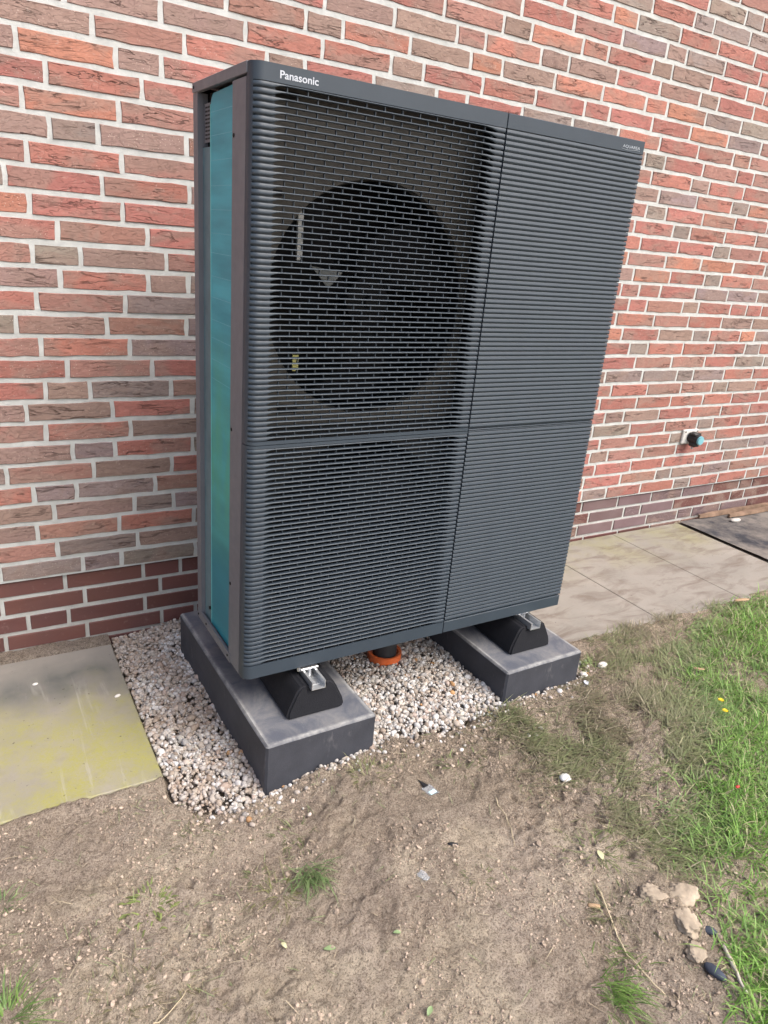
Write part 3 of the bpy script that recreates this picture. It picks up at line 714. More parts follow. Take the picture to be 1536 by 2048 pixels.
# ================================================================ CONCRETE BLOCKS
def block(x0, x1, y0, y1, label):
    o = MB()
    nseg = 14; b = .006
    o.box(x0 - x0, x1 - x0, 0, y1 - y0, -.20, .0, b)
    ob = o.build('concrete_block', M_BLK); ob.location = (x0, y0, .10); ob.rotation_euler = (0, 0, .022)
    bm = bmesh.new(); bm.from_mesh(ob.data)
    bmesh.ops.subdivide_edges(bm, edges=[e for e in bm.edges if e.calc_length() > .1], cuts=9, use_grid_fill=True)
    for v in bm.verts:
        q = Vector((v.co.x * 31, v.co.y * 31, v.co.z * 31))
        from mathutils import noise as mn
        v.co += mn.noise_vector(q) * .0011
    bmesh.ops.recalc_face_normals(bm, faces=bm.faces); bm.to_mesh(ob.data); bm.free()
    return tag(ob, label, 'block', 'concrete blocks under the heat pump')
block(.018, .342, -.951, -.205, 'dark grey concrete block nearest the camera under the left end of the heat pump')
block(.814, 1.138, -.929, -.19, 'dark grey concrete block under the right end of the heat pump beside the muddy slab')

# ================================================================ RUBBER FEET AND RAILS
def foot(cx, yfront, label_f, label_r, ztop=.1):
    root = empty('rubber_foot', (cx, yfront, ztop)); tag(root, label_f, 'rubber foot', 'black rubber feet on the blocks')
    # profile: truncated wedge with rounded shoulders, hollowed channel along the top
    wb, wt, h, Ln = .083, .050, .095, .60
    prof = [(-wb, .0), (-wb - .001, .012), (-wb + .003, .030), (-wt - .012, .068), (-wt - .003, .085), (-wt + .009, h), (-.024, h), (-.024, h - .012), (.024, h - .012), (.024, h), (wt - .009, h), (wt + .003, .085), (wt + .012, .068), (wb - .003, .030), (wb + .001, .012), (wb, .0)]
    secs = [(.0, 0), (.0, .001), (.002, .012), (.010, .03), (.05, .088), (.058, h)]
    # front face slopes back like the sides
    V_ = []; ns = len(prof)
    def ring(y, slope):
        for (x, z) in prof: V_.append((x, y + (z / h) * slope, z))
    ring(0, .006); ring(.02, .005); ring(Ln - .02, -.025); ring(Ln, -.03)
    Fc = [tuple(range(ns)), tuple(reversed(range(3 * ns, 4 * ns)))]
    for r_ in range(3):
        for k in range(ns): Fc.append((r_ * ns + k, r_ * ns + (k + 1) % ns, (r_ + 1) * ns + (k + 1) % ns, (r_ + 1) * ns + k))
    ob = mesh_obj('foot_body', V_, Fc, M_RUB, root)
    bm = bmesh.new(); bm.from_mesh(ob.data); bmesh.ops.recalc_face_normals(bm, faces=bm.faces)
    bmesh.ops.bevel(bm, geom=[e for e in bm.edges if e.is_manifold and e.calc_face_angle(0) > .5], offset=.0095, segments=3, affect='EDGES', clamp_overlap=True)
    bm.to_mesh(ob.data); bm.free(); autosmooth(ob, 35)
    # galvanised C rail lying in the channel
    m = MB(); t = .0022; w = .020; y0, y1 = -.006, .56; z0, z1 = h - .0115, h + .0125
    m.box(-w, w, y0, y1, z0, z0 + t); m.box(-w, -w + t, y0, y1, z0 + t, z1); m.box(w - t, w, y0, y1, z0 + t, z1)
    m.box(-w + t, -w + .0060, y0, y1, z1 - t, z1); m.box(w - .0060, w - t, y0, y1, z1 - t, z1)
    for q in range(3): m.box(-w + .0062, w - .0062, y0 + .020 + q * .03, y0 + .0215 + q * .03, z0 + t, z0 + t + .0006)
    rl = m.build('mounting_rail', M_ALU, root)
    m = MB(); m.box(-.026, .026, y0 + .060, y0 + .075, z1 + .0005, z1 + .0065, .001); m.tube([(-.030, y0 + .066, z1 + .001), (-.030, y0 + .066, z1 + .012)], .005, 6); m.build('clamp_plate', M_ALU, root)
    m = MB(); m.tube([(0, y0 + .062, z0 + .004), (0, y0 + .062, z1 + .004)], .0055, 6); m.build('bolt', M_ALU, root)
    return root
foot(.190, -.877, 'black rubber foot with metal rail on the left block nearest the camera', '')
foot(.970, -.852, 'black rubber foot with metal rail on the right block', '')

# ================================================================ HEAT PUMP
W, H, D = 1.100, 1.391, .382; SEAM = .628; MID = .6262
hp = tag(empty('heat_pump', (0, -.8279, .2243), .0131), 'tall anthracite outdoor heat pump with ribbed front grille standing on two dark blocks', 'heat pump')
RC = .024                                    # corner radius of the front casing
def path_front(x_end, n=9, side_len=.0):
    """plan path from the left side round the corner to x_end, with outward normals"""
    pts = []
    for i in range(n):
        a = math.pi + (math.pi / 2) * i / (n - 1)         # from -x direction to -y
        pts.append(((RC + RC * math.cos(a)), RC + RC * math.sin(a), math.cos(a), math.sin(a)))
    return pts
P0 = 1.358; pitch_u = (P0 - (MID + .008)) / 60; pitch_l = (MID - .008 - .037) / 48
# -- slat mesh: follows corner, solid end, tapers to a thin bar, solid again at the right
def slat_mesh(p, x_start_ang=3, right=True):
    full = p * .74; thin = .0028
    path = path_front(0)[x_start_ang:]
    pts = [(x, y, nx_, ny_, full, .0045) for x, y, nx_, ny_ in path]
    ta = [(.040, full, .0045), (.0445, full * .92, .006), (.050, full * .70, .009), (.056, full * .48, .011), (.063, thin * 1.15, .011), (.070, thin, .011)]
    pts += [(x, 0, 0, -1, h_, d_) for x, h_, d_ in ta]
    pts += [(x, 0, 0, -1, thin, .011) for x in (.32,)]
    tb = [(.562, thin, .011), (.572, thin * 1.2, .011), (.582, full * .50, .011), (.590, full * .72, .009), (.597, full * .90, .006), (.603, full, .0045), (SEAM - .0025, full, .0045)]
    pts += [(x, 0, 0, -1, h_, d_) for x, h_, d_ in tb]
    V_ = []; Fc = []
    for (x, y, nx_, ny_, h_, dep) in pts:
        # section from back top to back bottom; face tilts a little to the sky
        sec = [(dep, 0), (.0010, 0), (.0003, -h_ * .10), (-.0006, -h_ * .55), (-.0004, -h_ * .80), (.0010, -h_), (dep, -h_ * (1 if dep < .006 else .9))]
        for d_, z_ in sec: V_.append((x - nx_ * d_, y - ny_ * d_, z_))
    k = 7
    for i in range(len(pts) - 1):
        for j in range(k): Fc.append((i * k + j, i * k + (j + 1) % k, (i + 1) * k + (j + 1) % k, (i + 1) * k + j))
    Fc += [tuple(range(k)), tuple(reversed(range((len(pts) - 1) * k, len(pts) * k)))]
    me = bpy.data.meshes.new('slat'); me.from_pydata(V_, [], Fc); me.materials.append(M_CASE)
    bm = bmesh.new(); bm.from_mesh(me); bmesh.ops.recalc_face_normals(bm, faces=bm.faces); bm.to_mesh(me); bm.free()
    me.polygons.foreach_set('use_smooth', [True] * len(me.polygons)); me.set_sharp_from_angle(angle=math.radians(42))
    return me
def rib_mesh(p, x0, x1):
    f = p * .90
    sec = [(.006, 0), (.0016, 0), (.0008, -f * .10), (-.0006, -f * .55), (-.0006, -f * .68), (.0016, -f), (.006, -f)]
    V_ = [(x, d_, z_) for x in (x0, x1) for d_, z_ in sec]; k = 7
    Fc = [(j, (j + 1) % k, k + (j + 1) % k, k + j) for j in range(k)] + [tuple(range(k)), tuple(reversed(range(k, 2 * k)))]
    me = bpy.data.meshes.new('rib'); me.from_pydata(V_, [], Fc); me.materials.append(M_CASE)
    bm = bmesh.new(); bm.from_mesh(me); bmesh.ops.recalc_face_normals(bm, faces=bm.faces); bm.to_mesh(me); bm.free()
    return me
def sweep_strip(ptsxy, z0, z1, th, m):
    """wall of thickness th following plan points (x,y,nx,ny)"""
    V_ = []; Fc = []
    for x, y, nx_, ny_ in ptsxy: V_ += [(x, y, z0), (x, y, z1), (x - nx_ * th, y - ny_ * th, z1), (x - nx_ * th, y - ny_ * th, z0)]
    for i in range(len(ptsxy) - 1):
        for j in range(4): Fc.append((i * 4 + j, i * 4 + (j + 1) % 4, (i + 1) * 4 + (j + 1) % 4, (i + 1) * 4 + j))
    Fc += [(0, 1, 2, 3), tuple(reversed(range((len(ptsxy) - 1) * 4, len(ptsxy) * 4)))]
    m.add(V_, Fc)
corner = path_front(0)
side_pts = [(-.001, .032, -1, 0), (-.001, RC, -1, 0)]
def casing(name, z0, z1, band_top, band_bot, n, pt):
    m = MB()
    # smooth strip on the left side that wraps into the corner
    sweep_strip([(0, .034, -1, 0)] + corner[:4], z0, z1, .004, m)
    # recessed backing behind the ribs, round the corner and right hand strip
    rec = [(x - nx_ * .0042, y - ny_ * .0042, nx_, ny_) for x, y, nx_, ny_ in corner[3:]] + [(.0475, .0042, 0, -1)]
    sweep_strip(rec, z0 + .001, z1 - .001, .003, m)
    m.box(.604, SEAM - .0045, .0042, .010, z0 + .001, z1 - .001)
    # solid bands above and below the ribs
    full = corner[3:] + [(SEAM - .0015, 0, 0, -1)]
    sweep_strip([(x + .0, y, a, b) for x, y, a, b in full], band_top, z1, .004, m)
    sweep_strip([(x + .0, y, a, b) for x, y, a, b in full], z0, band_bot, .004, m)
    o = m.build(name, M_CASE, hp); autosmooth(o, 35)
    sm = slat_mesh(pt)
    for i in range(n):
        s_ = bpy.data.objects.new('slat', sm); COL.objects.link(s_); s_.parent = o; s_.location = (0, 0, band_top - pt * .10 - i * pt)
    # thin staggered ties between the slats
    m = MB()
    for i in range(n):
        z = band_top - pt * .10 - i * pt
        off = .0225 if i % 2 else 0
        x = .0735 - (.0 if i % 2 else .0)
        x = .0735 + off
        while x < .604:
            m.box(x - .0008, x + .0008, .0045, .0105, z - pt + .0004, z - .0022); x += .045
    m.build('grille_ties', M_BACKING, o, kind='stuff')
    return o
up = casing('upper_grille', MID + .0009, H - .001, P0, MID + .0088, 60, pitch_u)
M_LOWSH = mat_plain('shaded_shroud', (.018, .019, .020), .5, .3)  # same plate as the upper shroud, its weaker light put into the colour
lo = casing('lower_grille', 0.0, MID - .0009, MID - .0080, .037, 48, pitch_l)
# right hand service panel, upper and lower sheet with ribs
def service(name, z0, z1, bt, bb, n, pt):
    m = MB(); x0, x1 = SEAM + .0015, W
    m.box(x0, x1 - .002, .0062, .012, z0, z1)
    if z1 > H - .01: m.box(x0, x1, 0, .006, bt, z1, .001)
    else: m.box(x0, x1, 0, .006, bt, z1, .0005)
    m.box(x0, x1, 0, .006, z0, bb, .001)
    m.box(x1 - .004, x1, .0125, D - .01, z0, z1)
    o = m.build(name, M_CASE, hp)
    rm = rib_mesh(pt, x0 + .001, x1)
    for i in range(n):
        r = bpy.data.objects.new('rib', rm); COL.objects.link(r); r.parent = o; r.location = (0, 0, bt - pt * .10 - i * pt)
    return o
su = service('upper_service_panel', MID + .0006, H - .001, P0, MID + .0040, 60, pitch_u)
sl = service('lower_service_panel', 0.0, MID - .0006, MID - .0036, .037, 48, pitch_l)
# dark joint behind the seam
MB().box(SEAM - .004, SEAM + .004, .0125, .02, .002, H - .003).build('joint_strip', M_DARK, hp)
# lettering
def lettering(txt, size, loc, mat, par, off=0.0, shear=0):
    cu = bpy.data.curves.new('lettering', 'FONT'); cu.body = txt; cu.size = size; cu.extrude = .0002; cu.offset = off; cu.shear = shear; cu.resolution_u = 4
    ob = bpy.data.objects.new('tmp', cu); COL.objects.link(ob)
    dg = bpy.context.evaluated_depsgraph_get(); me = bpy.data.meshes.new_from_object(ob.evaluated_get(dg))
    bpy.data.objects.remove(ob)
    xs_ = [v.co.x for v in me.vertices]; w_ = max(xs_) - min(xs_); return me, min(xs_), w_
def put_text(txt, x0, x1, zb, hgt, mat, par, off):
    me, mn_, w_ = lettering(txt, 1.0, None, mat, par, off)
    zs = [v.co.y for v in me.vertices if True]; hh = max(zs); 
    for v in me.vertices:
        X_ = (v.co.x - mn_) / w_ * (x1 - x0) + x0; Z_ = v.co.y / hh * hgt + zb; v.co = (X_, -.0005 + (v.co.z * .5), Z_)
    me.materials.clear()
    o = link_mesh('lettering', me, mat, par); return o
put_text('Panasonic', .055, .1375, 1.3665, .0135, M_LOGO, up, .014)
put_text('AQUAREA', 1.019, 1.083, 1.3680, .0066, M_LOGO2, su, -.012)
m = MB(); m.tube([(1.015 + .007 * i, -.0004, 1.3645 + .0011 * math.sin(i / 10 * 2 * math.pi + 2.6)) for i in range(11)], .0003, 4); m.build('logo_wave', M_LOGO2, su)
# metal side frame
m = MB()
m.box(-.0005, .003, .036, .1135, .0, H - .026); m.box(.003, .03, .110, .1135, .0, H - .026)
o = m.build('front_side_post', M_METAL, hp)
m = MB(); m.box(-.0008, .0012, .349, D, .0, H - .022); m.box(.0012, .024, .349, .3515, .0, H - .022); m.build('rear_side_post', M_METAL, hp)
m = MB(); m.box(-.0025, .010, .030, D + .001, H - .021, H, .001); m.box(.010, W - .002, .0125, D + .001, H - .006, H, .0); m.build('top_cover', M_METAL, hp)
m = MB(); m.box(-.002, .004, .100, D, -.004, .022); m.box(.004, W - .006, .0125, D, -.003, .0015); m.box(.004, .02, .104, D - .004, .0015, .012); m.build('base_tray', M_METAL, hp)
# edge lip highlight strip of the front casing return
# exchanger coil on the left side with rounded rear top
m = MB(); yR, yF, xo, zt_, zb_ = .285, .108, .010, H - .030, .018
out = [(yF, zb_), (yR, zb_)]
for i in range(7):
    a = i / 6 * math.pi / 2; out.append((yR - .022 + .022 * math.cos(a), zt_ - .022 + .022 * math.sin(a)))
out.append((yF, zt_ + .004))
n_ = len(out)
V_ = [(xo, y, z) for y, z in out] + [(xo + .002, y + (.0025 if y > yF else 0), z) for y, z in out] + [(xo + .03, y + (.0025 if y > yF else 0), z) for y, z in out]
Fc = [tuple(range(n_))] + [(i, (i + 1) % n_, n_ + (i + 1) % n_, n_ + i) for i in range(n_)] + [(n_ + i, n_ + (i + 1) % n_, 2 * n_ + (i + 1) % n_, 2 * n_ + i) for i in range(n_)]
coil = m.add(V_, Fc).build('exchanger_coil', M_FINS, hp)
MB().box(xo - .0008, xo + .004, yR + .0008, yR + .0030, zb_, zt_ - .02).build('coil_edge_highlight', mat_plain('teal_edge_highlight', (.16, .58, .58), .35, .6), coil)  # pale strip added as the highlight on the coil's rounded rear edge
m = MB()
for i in range(13):
    z = zt_ - .035 - i * .050 - random.uniform(-.005, .005)
    m.box(xo - .0003, xo + .001, yF, yR - .001, z, z + .0008)
m.build('fin_crease', mat_plain('pale_teal_crease', (.13, .42, .50), .4, .5), coil, kind='stuff')
# panels inside the side opening
MB().box(.0112, .014, .272, .3488, .012, H - .135).build('inner_sheet', M_INNER, hp)
MB().box(.028, .040, .272, .3488, H - .135, H - .02).build('inner_recess', M_DARK, hp)
MB().box(.014, W - .006, D - .006, D - .003, .002, H - .007).build('rear_light_block', M_DARK, hp)  # last one: dark panel added to block light from behind
m = MB(); m.box(.0125, .0155, .296, .338, H - .125, H - .045)
vt = m.build('vent_plate', M_METAL, hp)
m = MB()
for i in range(9):
    for j in range(2): m.box(.0118, .0128, .300 + j * .018, .314 + j * .018, H - .119 + i * .0080, H - .119 + i * .0080 + .0036)
m.build('vent_slots', M_DARK, vt)
for (y_, z_) in ((.104, H - .125), (.104, .640), (.104, .232)):
    m = MB(); m.tube([(-.0005, y_, z_), (-.0022, y_, z_), (-.0030, y_, z_)], [.0048, .0044, .002], 10); m.build('screw', M_SCREW, hp, True)
for (y_, z_) in ((.372, H - .010), (.30, .009), (.372, .006), (.118, .010)):
    m = MB(); m.tube([(-.002, y_, z_), (-.0040, y_, z_), (-.0046, y_, z_)], [.0036, .0034, .0015], 10); m.build('screw', M_SCREW, hp, True)
m = MB(); m.tube([(.0112, .30, .06), (.006, .30, .06)], [.006, .005], 8); m.build('screw', M_SCREW, hp, True)
# fan chamber
m = MB(); m.box(.62, .626, .02, D - .02, .004, H - .008); m.box(.05, .62, D - .06, D - .03, .004, H - .008); m.build('chamber_wall', M_DARK, hp)
def shroud(zc, z0, z1, msh):
    R_ = .268; xc = .338; y_ = .070; n = 64; x0, x1 = .042, .618
    V_ = []; Fc = []
    for i in range(n):
        a = 2 * math.pi * i / n; c_, s_ = math.cos(a), math.sin(a)
        t = min([(x1 - xc) / c_ if c_ > 1e-6 else 9, (x0 - xc) / c_ if c_ < -1e-6 else 9, (z1 - zc) / s_ if s_ > 1e-6 else 9, (z0 - zc) / s_ if s_ < -1e-6 else 9])
        V_ += [(xc + c_ * max(t, R_ + .002), y_, zc + s_ * max(t, R_ + .002)), (xc + c_ * (R_ + .004), y_, zc + s_ * (R_ + .004)), (xc + c_ * R_, y_ + .012, zc + s_ * R_)]
    for i in range(n):
        a, b = i * 3, ((i + 1) % n) * 3
        Fc += [(a, b, b + 1, a + 1), (a + 1, b + 1, b + 2, a + 2)]
    o = mesh_obj('fan_shroud', V_, Fc, msh, hp)
    V_ = []; Fc = []
    for i in range(n):
        a = 2 * math.pi * i / n; c_, s_ = math.cos(a), math.sin(a)
        V_ += [(xc + c_ * R_, y_ + .012, zc + s_ * R_), (xc + c_ * (R_ - .006), y_ + .085, zc + s_ * (R_ - .006)), (xc + c_ * (R_ - .001), y_ + .012, zc + s_ * (R_ - .001))]
    for i in range(n):
        a, b = i * 3, ((i + 1) % n) * 3; Fc += [(a, b, b + 1, a + 1)]
    mesh_obj('shroud_ring', V_, Fc, M_FAN, o, smooth=True)
    fan = MB(); fan.tube([(xc, .088, zc), (xc, .092, zc), (xc, .16, zc)], [.052, .058, .060], 28); fan.tube([(xc, .080, zc), (xc, .090, zc)], [.012, .016], 12)
    f_ = fan.build('fan_hub', M_FAN, hp); autosmooth(f_, 40)
    for b in range(3):
        V_ = []; Fc = []; nr, na = 8, 8
        for i in range(nr + 1):
            r_ = .055 + (.252 - .055) * i / nr; a0 = 2 * math.pi * b / 3 + .5 - .55 * (i / nr); span = 1.15 - .25 * (i / nr)
            for j in range(na + 1):
                a = a0 + span * j / na; V_.append((xc + r_ * math.cos(a), .095 + .065 * j / na + .01 * math.sin(i / nr * 3), zc + r_ * math.sin(a)))
        for i in range(nr):
            for j in range(na): q = i * (na + 1) + j; Fc.append((q, q + 1, q + na + 2, q + na + 1))
        mesh_obj('fan_blade', V_, Fc, M_FAN, f_, smooth=True)
    return o
shroud(.945, MID + .02, H - .012, M_SHROUD); shroud(.335, .010, MID + .018, M_LOWSH)
MB().box(.150, .163, .100, .108, 1.030, 1.135).build('inner_bracket', M_GREYSH, hp)
m = MB(); m.add([(.180, .085, 1.020), (.262, .085, 1.010), (.226, .085, .972), (.180, .088, 1.020), (.262, .088, 1.010), (.226, .088, .972)], [(0, 1, 2), (3, 5, 4), (0, 3, 4, 1), (1, 4, 5, 2), (2, 5, 3, 0)]); m.build('blade_highlight_wedge', mat_plain('grey_blade_highlight', (.20, .22, .22), .5), hp)  # grey wedge added as the pale highlight on a fan blade
MB().box(.142, .157, .085, .088, .780, .818).build('yellow_sticker', M_YEL, hp)
for (x_, z_, w__) in ((.075, 1.352, .05), (.065, 1.165, .03), (.10, .69, .05)):
    MB().box(x_, x_ + w__, .066, .0695, z_ - .007, z_ + .006).build('shroud_slot', M_DARK, hp)

# ================================================================ DRAIN PIPE
dp = tag(empty('drain_pipe', (.588, -.570, -.042)), 'orange plastic drain collar in the gravel under the heat pump', 'drain pipe')
m = MB(); n = 32
def annulus(m, ro, ri, z0, z1, n=32):
    V_ = []; Fc = []
    for i in range(n):
        a = 2 * math.pi * i / n; c_, s_ = math.cos(a), math.sin(a)
        V_ += [(ro * c_, ro * s_, z0), (ro * c_, ro * s_, z1), (ri * c_, ri * s_, z1), (ri * c_, ri * s_, z0)]
    for i in range(n):
        for j in range(4): Fc.append((i * 4 + j, i * 4 + (j + 1) % 4, ((i + 1) % n) * 4 + (j + 1) % 4, ((i + 1) % n) * 4 + j))
    return m.add(V_, Fc)
annulus(m, .054, .048, -.02, .070); annulus(m, .0575, .0535, .050, .072); m.tube([(0, 0, .052), (0, 0, .060)], [.0482, .0482], 32); autosmooth(m.build('collar', M_ORANGE, dp), 40)
m = MB(); m.tube([(0, 0, -.02), (0, 0, .07), (0, 0, .20), (0, 0, .202)], [.040, .040, .040, .036], 28); autosmooth(m.build('inner_pipe', M_PIPEGREY, dp), 40)

# ================================================================ WALL SOCKET / TAP BOX
ws = tag(empty('outdoor_socket', (2.703, .002, .492)), 'small outdoor socket on the wall with white back plate, black body and pale blue cap', 'socket')
m = MB(); m.box(-.058, .056, -.014, .0, -.036, .038, .004); m.build('back_plate', M_WHITE, ws)
m = MB(); m.tube([(.004, -.016, .0), (.004, -.020, -.001), (.004, -.066, -.006), (.004, -.070, -.006)], [.031, .028, .026, .025], 24)
m.box(-.024, .030, -.056, -.018, .014, .026, .003)
m.box(-.018, .020, -.062, -.024, -.044, -.022, .004); autosmooth(m.build('socket_body', M_RING, ws), 40)
m = MB(); m.tube([(.004, -.070, -.006), (.004, -.078, -.007), (.004, -.080, -.007)], [.024, .023, .020], 24); autosmooth(m.build('blue_cap', M_CYAN, ws), 40)
for x_ in (-.046, .046):
    m = MB(); m.tube([(x_, -.016, .028), (x_, -.0185, .028)], [.004, .003], 8); m.build('screw', M_SCREW, ws)
m = MB(); m.tube([(-.012, -.04, -.050), (-.012, -.052, -.052)], [.005, .005], 8); m.build('latch_pin', M_ALU, ws)

# ================================================================ LOOSE THINGS
def wobble(pts, amp, rnd):
    return [(x + rnd.uniform(-amp, amp), y + rnd.uniform(-amp, amp), z) for x, y, z in pts]
def plank(p0, p1, w, t, z, label, mat):
    x0, y0 = p0; x1, y1 = p1; d = math.hypot(x1 - x0, y1 - y0); a = math.atan2(y1 - y0, x1 - x0)
    m = MB(); V_ = []; Fc = []; ns = 14; r = random.Random(int(x0 * 100))
    for i in range(ns + 1):
        u = d * i / ns; ww = w * (.5 if i == 0 else 1) * r.uniform(.85, 1.05); tt = t * r.uniform(.8, 1.05)
        V_ += [(u, -ww / 2, 0), (u, ww / 2, 0), (u, ww / 2 * .8, tt), (u, -ww / 2 * .8, tt)]
    for i in range(ns):
        for j in range(4): Fc.append((i * 4 + j, i * 4 + (j + 1) % 4, (i + 1) * 4 + (j + 1) % 4, (i + 1) * 4 + j))
    Fc += [(0, 1, 2, 3), tuple(reversed(range(ns * 4, ns * 4 + 4)))]
    o = m.add(V_, Fc).build('wooden_lath', mat); o.location = (x0, y0, z); o.rotation_euler = (0, 0, a)
    return tag(o, label, 'wooden lath', 'wooden laths lying along the wall')
plank((2.93, -.022), (4.3, -.030), .030, .022, .014, 'brown weathered wooden lath lying tight against the wall', M_WOOD)
plank((3.12, -.075), (4.4, -.062), .034, .018, .016, 'second shorter wooden lath in front of the one against the wall', M_WOOD)
def blob(name, x, y, r, sc, mat, label, cat, z=None, rz=0, group=None, sub=2, amp=.3, seed=1):
    tv, tf = ico(sub); q = np.random.default_rng(seed); d = q.normal(size=(7, 3)); d /= np.linalg.norm(d, axis=1)[:, None]
    s_ = 1 + amp * sum(q.uniform(-1, 1) * np.maximum(0, tv @ d[i]) ** 2 for i in range(7))
    V_ = tv * s_[:, None] * r * np.array(sc)
    o = mesh_obj(name, V_, tf, mat, smooth=True); o.location = (x, y, (hz(x, y) if z is None else z) + r * sc[2] * .55); o.rotation_euler = (0, 0, rz)
    return tag(o, label, cat, group)
blob('pale_stone', 3.10, -.125, .022, (1.6, .7, .5), mat_plain('pale_stone', (.45, .43, .40), .8), 'whitish lump lying on the dark sheet in front of the wooden laths', 'stone', z=.012, seed=3)
def clod(x, y, r, sc, mat, label, seed, rz=0):
    from mathutils import noise as mn
    tv, tf = ico(4); V_ = []
    for p in tv:
        v = Vector(p); n = mn.fractal(v * 1.6 + Vector((seed * 7.3, 0, 0)), .7, 2.1, 5); c = mn.voronoi(v * 1.8 + Vector((seed * 3.1, 0, 0)))[0]
        v = v * (1 + .30 * n + .55 * (min(c[1] - c[0], .28) - .2))
        if v.z > .45: v.z = .45 + (v.z - .45) * .35
        V_.append((v.x * r * sc[0], v.y * r * sc[1], v.z * r * sc[2]))
    o = mesh_obj('sand_clod', V_, tf, mat, smooth=True); o.location = (x, y, hz(x, y) + r * sc[2] * .12); o.rotation_euler = (0, 0, rz)
    return tag(o, label, 'clod', 'pale sand clods')
def stalk(name, pts, r0, r1, mat, label, cat, group=None):
    m = MB(); n = len(pts); zz = [hz(x, y) for x, y in pts]
    z0 = zz[0]
    P_ = [(x - pts[0][0], y - pts[0][1], zz[i] - z0 + .004 + r0) for i, (x, y) in enumerate(pts)]
    m.tube(P_, [r0 + (r1 - r0) * i / (n - 1) for i in range(n)], 6); o = m.build(name, mat, smooth=True); o.location = (pts[0][0], pts[0][1], z0)
    return tag(o, label, cat, group)
M_STALK = mat_plain('pale_stalk', (.50, .42, .28), .6, .3, var=.2)
def lerp_pts(P_, n=14, w=.003, seed=0):
    r = random.Random(seed); out_ = []
    seg = len(P_) - 1
    for i in range(n + 1):
        u = i / n * seg; k = min(int(u), seg - 1); f_ = u - k
        g = lambda q: P_[max(0, min(seg, q))]
        p0, p1, p2, p3 = g(k - 1), g(k), g(k + 1), g(k + 2)
        c_ = [0.5 * ((2 * p1[a]) + (-p0[a] + p2[a]) * f_ + (2 * p0[a] - 5 * p1[a] + 4 * p2[a] - p3[a]) * f_ ** 2 + (-p0[a] + 3 * p1[a] - 3 * p2[a] + p3[a]) * f_ ** 3) for a in (0, 1)]
        out_.append((c_[0] + r.uniform(-w, w) * .3, c_[1] + r.uniform(-w, w) * .3))
    return out_
stalk('dry_stalk', lerp_pts([(.566, -1.571), (.523, -1.66), (.50, -1.735), (.504, -1.815)], 18), .0020, .0012, M_STALK, 'long pale curved dry stalk lying on the bare soil at the lower right', 'stalk')
stalk('dry_stalk', lerp_pts([(.521, -1.262), (.505, -1.33), (.472, -1.40)], 12), .0012, .0007, M_STALK, 'thin pale stalk on the soil below the white scrap', 'stalk')
stalk('dry_stalk', lerp_pts([(-.374, -1.395), (-.33, -1.385), (-.284, -1.34)], 10), .0013, .0008, M_STALK, 'bent straw near the lower left root clump', 'stalk')
stalk('dry_stalk', lerp_pts([(3.563, -.02), (3.45, -.10), (3.30, -.22)], 10), .004, .002, M_STALK, 'light twig lying over the dark sheet at the right edge', 'stalk')
m = MB(); m.tube([(-.013, 0, 0), (-.010, 0, .0005), (.012, 0, 0), (.014, .001, 0)], [.0030, .0048, .0046, .0028], 10)
o = m.build('wood_chip', M_CHIP, smooth=True); o.location = (.521, -1.608, hz(.521, -1.608) + .006); o.rotation_euler = (0, 0, -.55)
tag(o, 'small orange brown chip like a cork beside the long pale stalk', 'wood chip', 'wood chips')
blob('wood_chip', 1.554, -1.08, .011, (1.8, .45, .25), M_CHIP, 'light wood chip in the muddy grass right of the right block', 'wood chip', group='wood chips', rz=-.6, seed=5, z=.02)
blob('wood_chip', 2.20, -.80, .024, (1.7, .38, .22), M_CHIP, 'long tan chip on the grass edge next to the far paving slab', 'wood chip', group='wood chips', rz=-.2, seed=6, z=.025)
blob('dark_stone', .700, -1.764, .017, (1.0, 1.4, .7), M_STONE, 'blue black stone in the pale sand beside the lawn', 'stone', rz=.5, seed=8, sub=2, amp=.6)
for i, (x, y, r, l) in enumerate([(.700, -1.690, .030, 'large pale sand clod beside the lawn above the blue black stone'), (.655, -1.735, .026, 'cracked pale sand clod left of the blue black stone'), (.640, -1.660, .022, 'upper left pale sand clod near the dull muddy tuft'), (.625, -1.790, .018, 'small grey clod below the cracked pale sand clod')]):
    clod(x, y, r * 1.0, (1.3, 1.0, .75), M_CLOD, l, 20 + i, i * 1.3)
blob('dark_clod', .625, -1.835, .016, (.8, 1.5, .6), M_STONE, 'dark lump between the pale clods and the white root', 'clod', seed=33, rz=.3)
m = MB(); rr = lerp_pts([(.690, -1.805), (.665, -1.845), (.640, -1.895)], 8)
stalk('white_root', rr, .0045, .003, mat_plain('dirty_white_root', (.46, .42, .36), .8, .2, var=.3), 'thick whitish root piece at the edge of the lawn at the lower right', 'root')
# white scrap, folded
def scrap(name, x, y, w, h_, mat, label, cat, rz=0, curl=.006, nseg=4, lift=.004):
    V_ = []; Fc = []; r = random.Random(int(x * 1000))
    for s_ in (0, .0006):
        for i in range(nseg + 1):
            for j in range(nseg + 1):
                u, v = i / nseg - .5, j / nseg - .5; wv = math.sin(u * 5 + v * 3) * curl * .5 + r.uniform(-1, 1) * curl * .15
                V_.append((u * w * (1 + .15 * math.sin(v * 7)), v * h_ * (1 + .12 * math.sin(u * 6)), lift + wv + s_))
    q = (nseg + 1)
    for i in range(nseg):
        for j in range(nseg):
            a = i * q + j; Fc.append((a, a + 1, a + q + 1, a + q)); b = a + q * q; Fc.append((b, b + q, b + q + 1, b + 1))
    o = mesh_obj(name, V_, Fc, mat, smooth=True); o.location = (x, y, hz(x, y) + .003); o.rotation_euler = (0, 0, rz)
    return tag(o, label, cat)
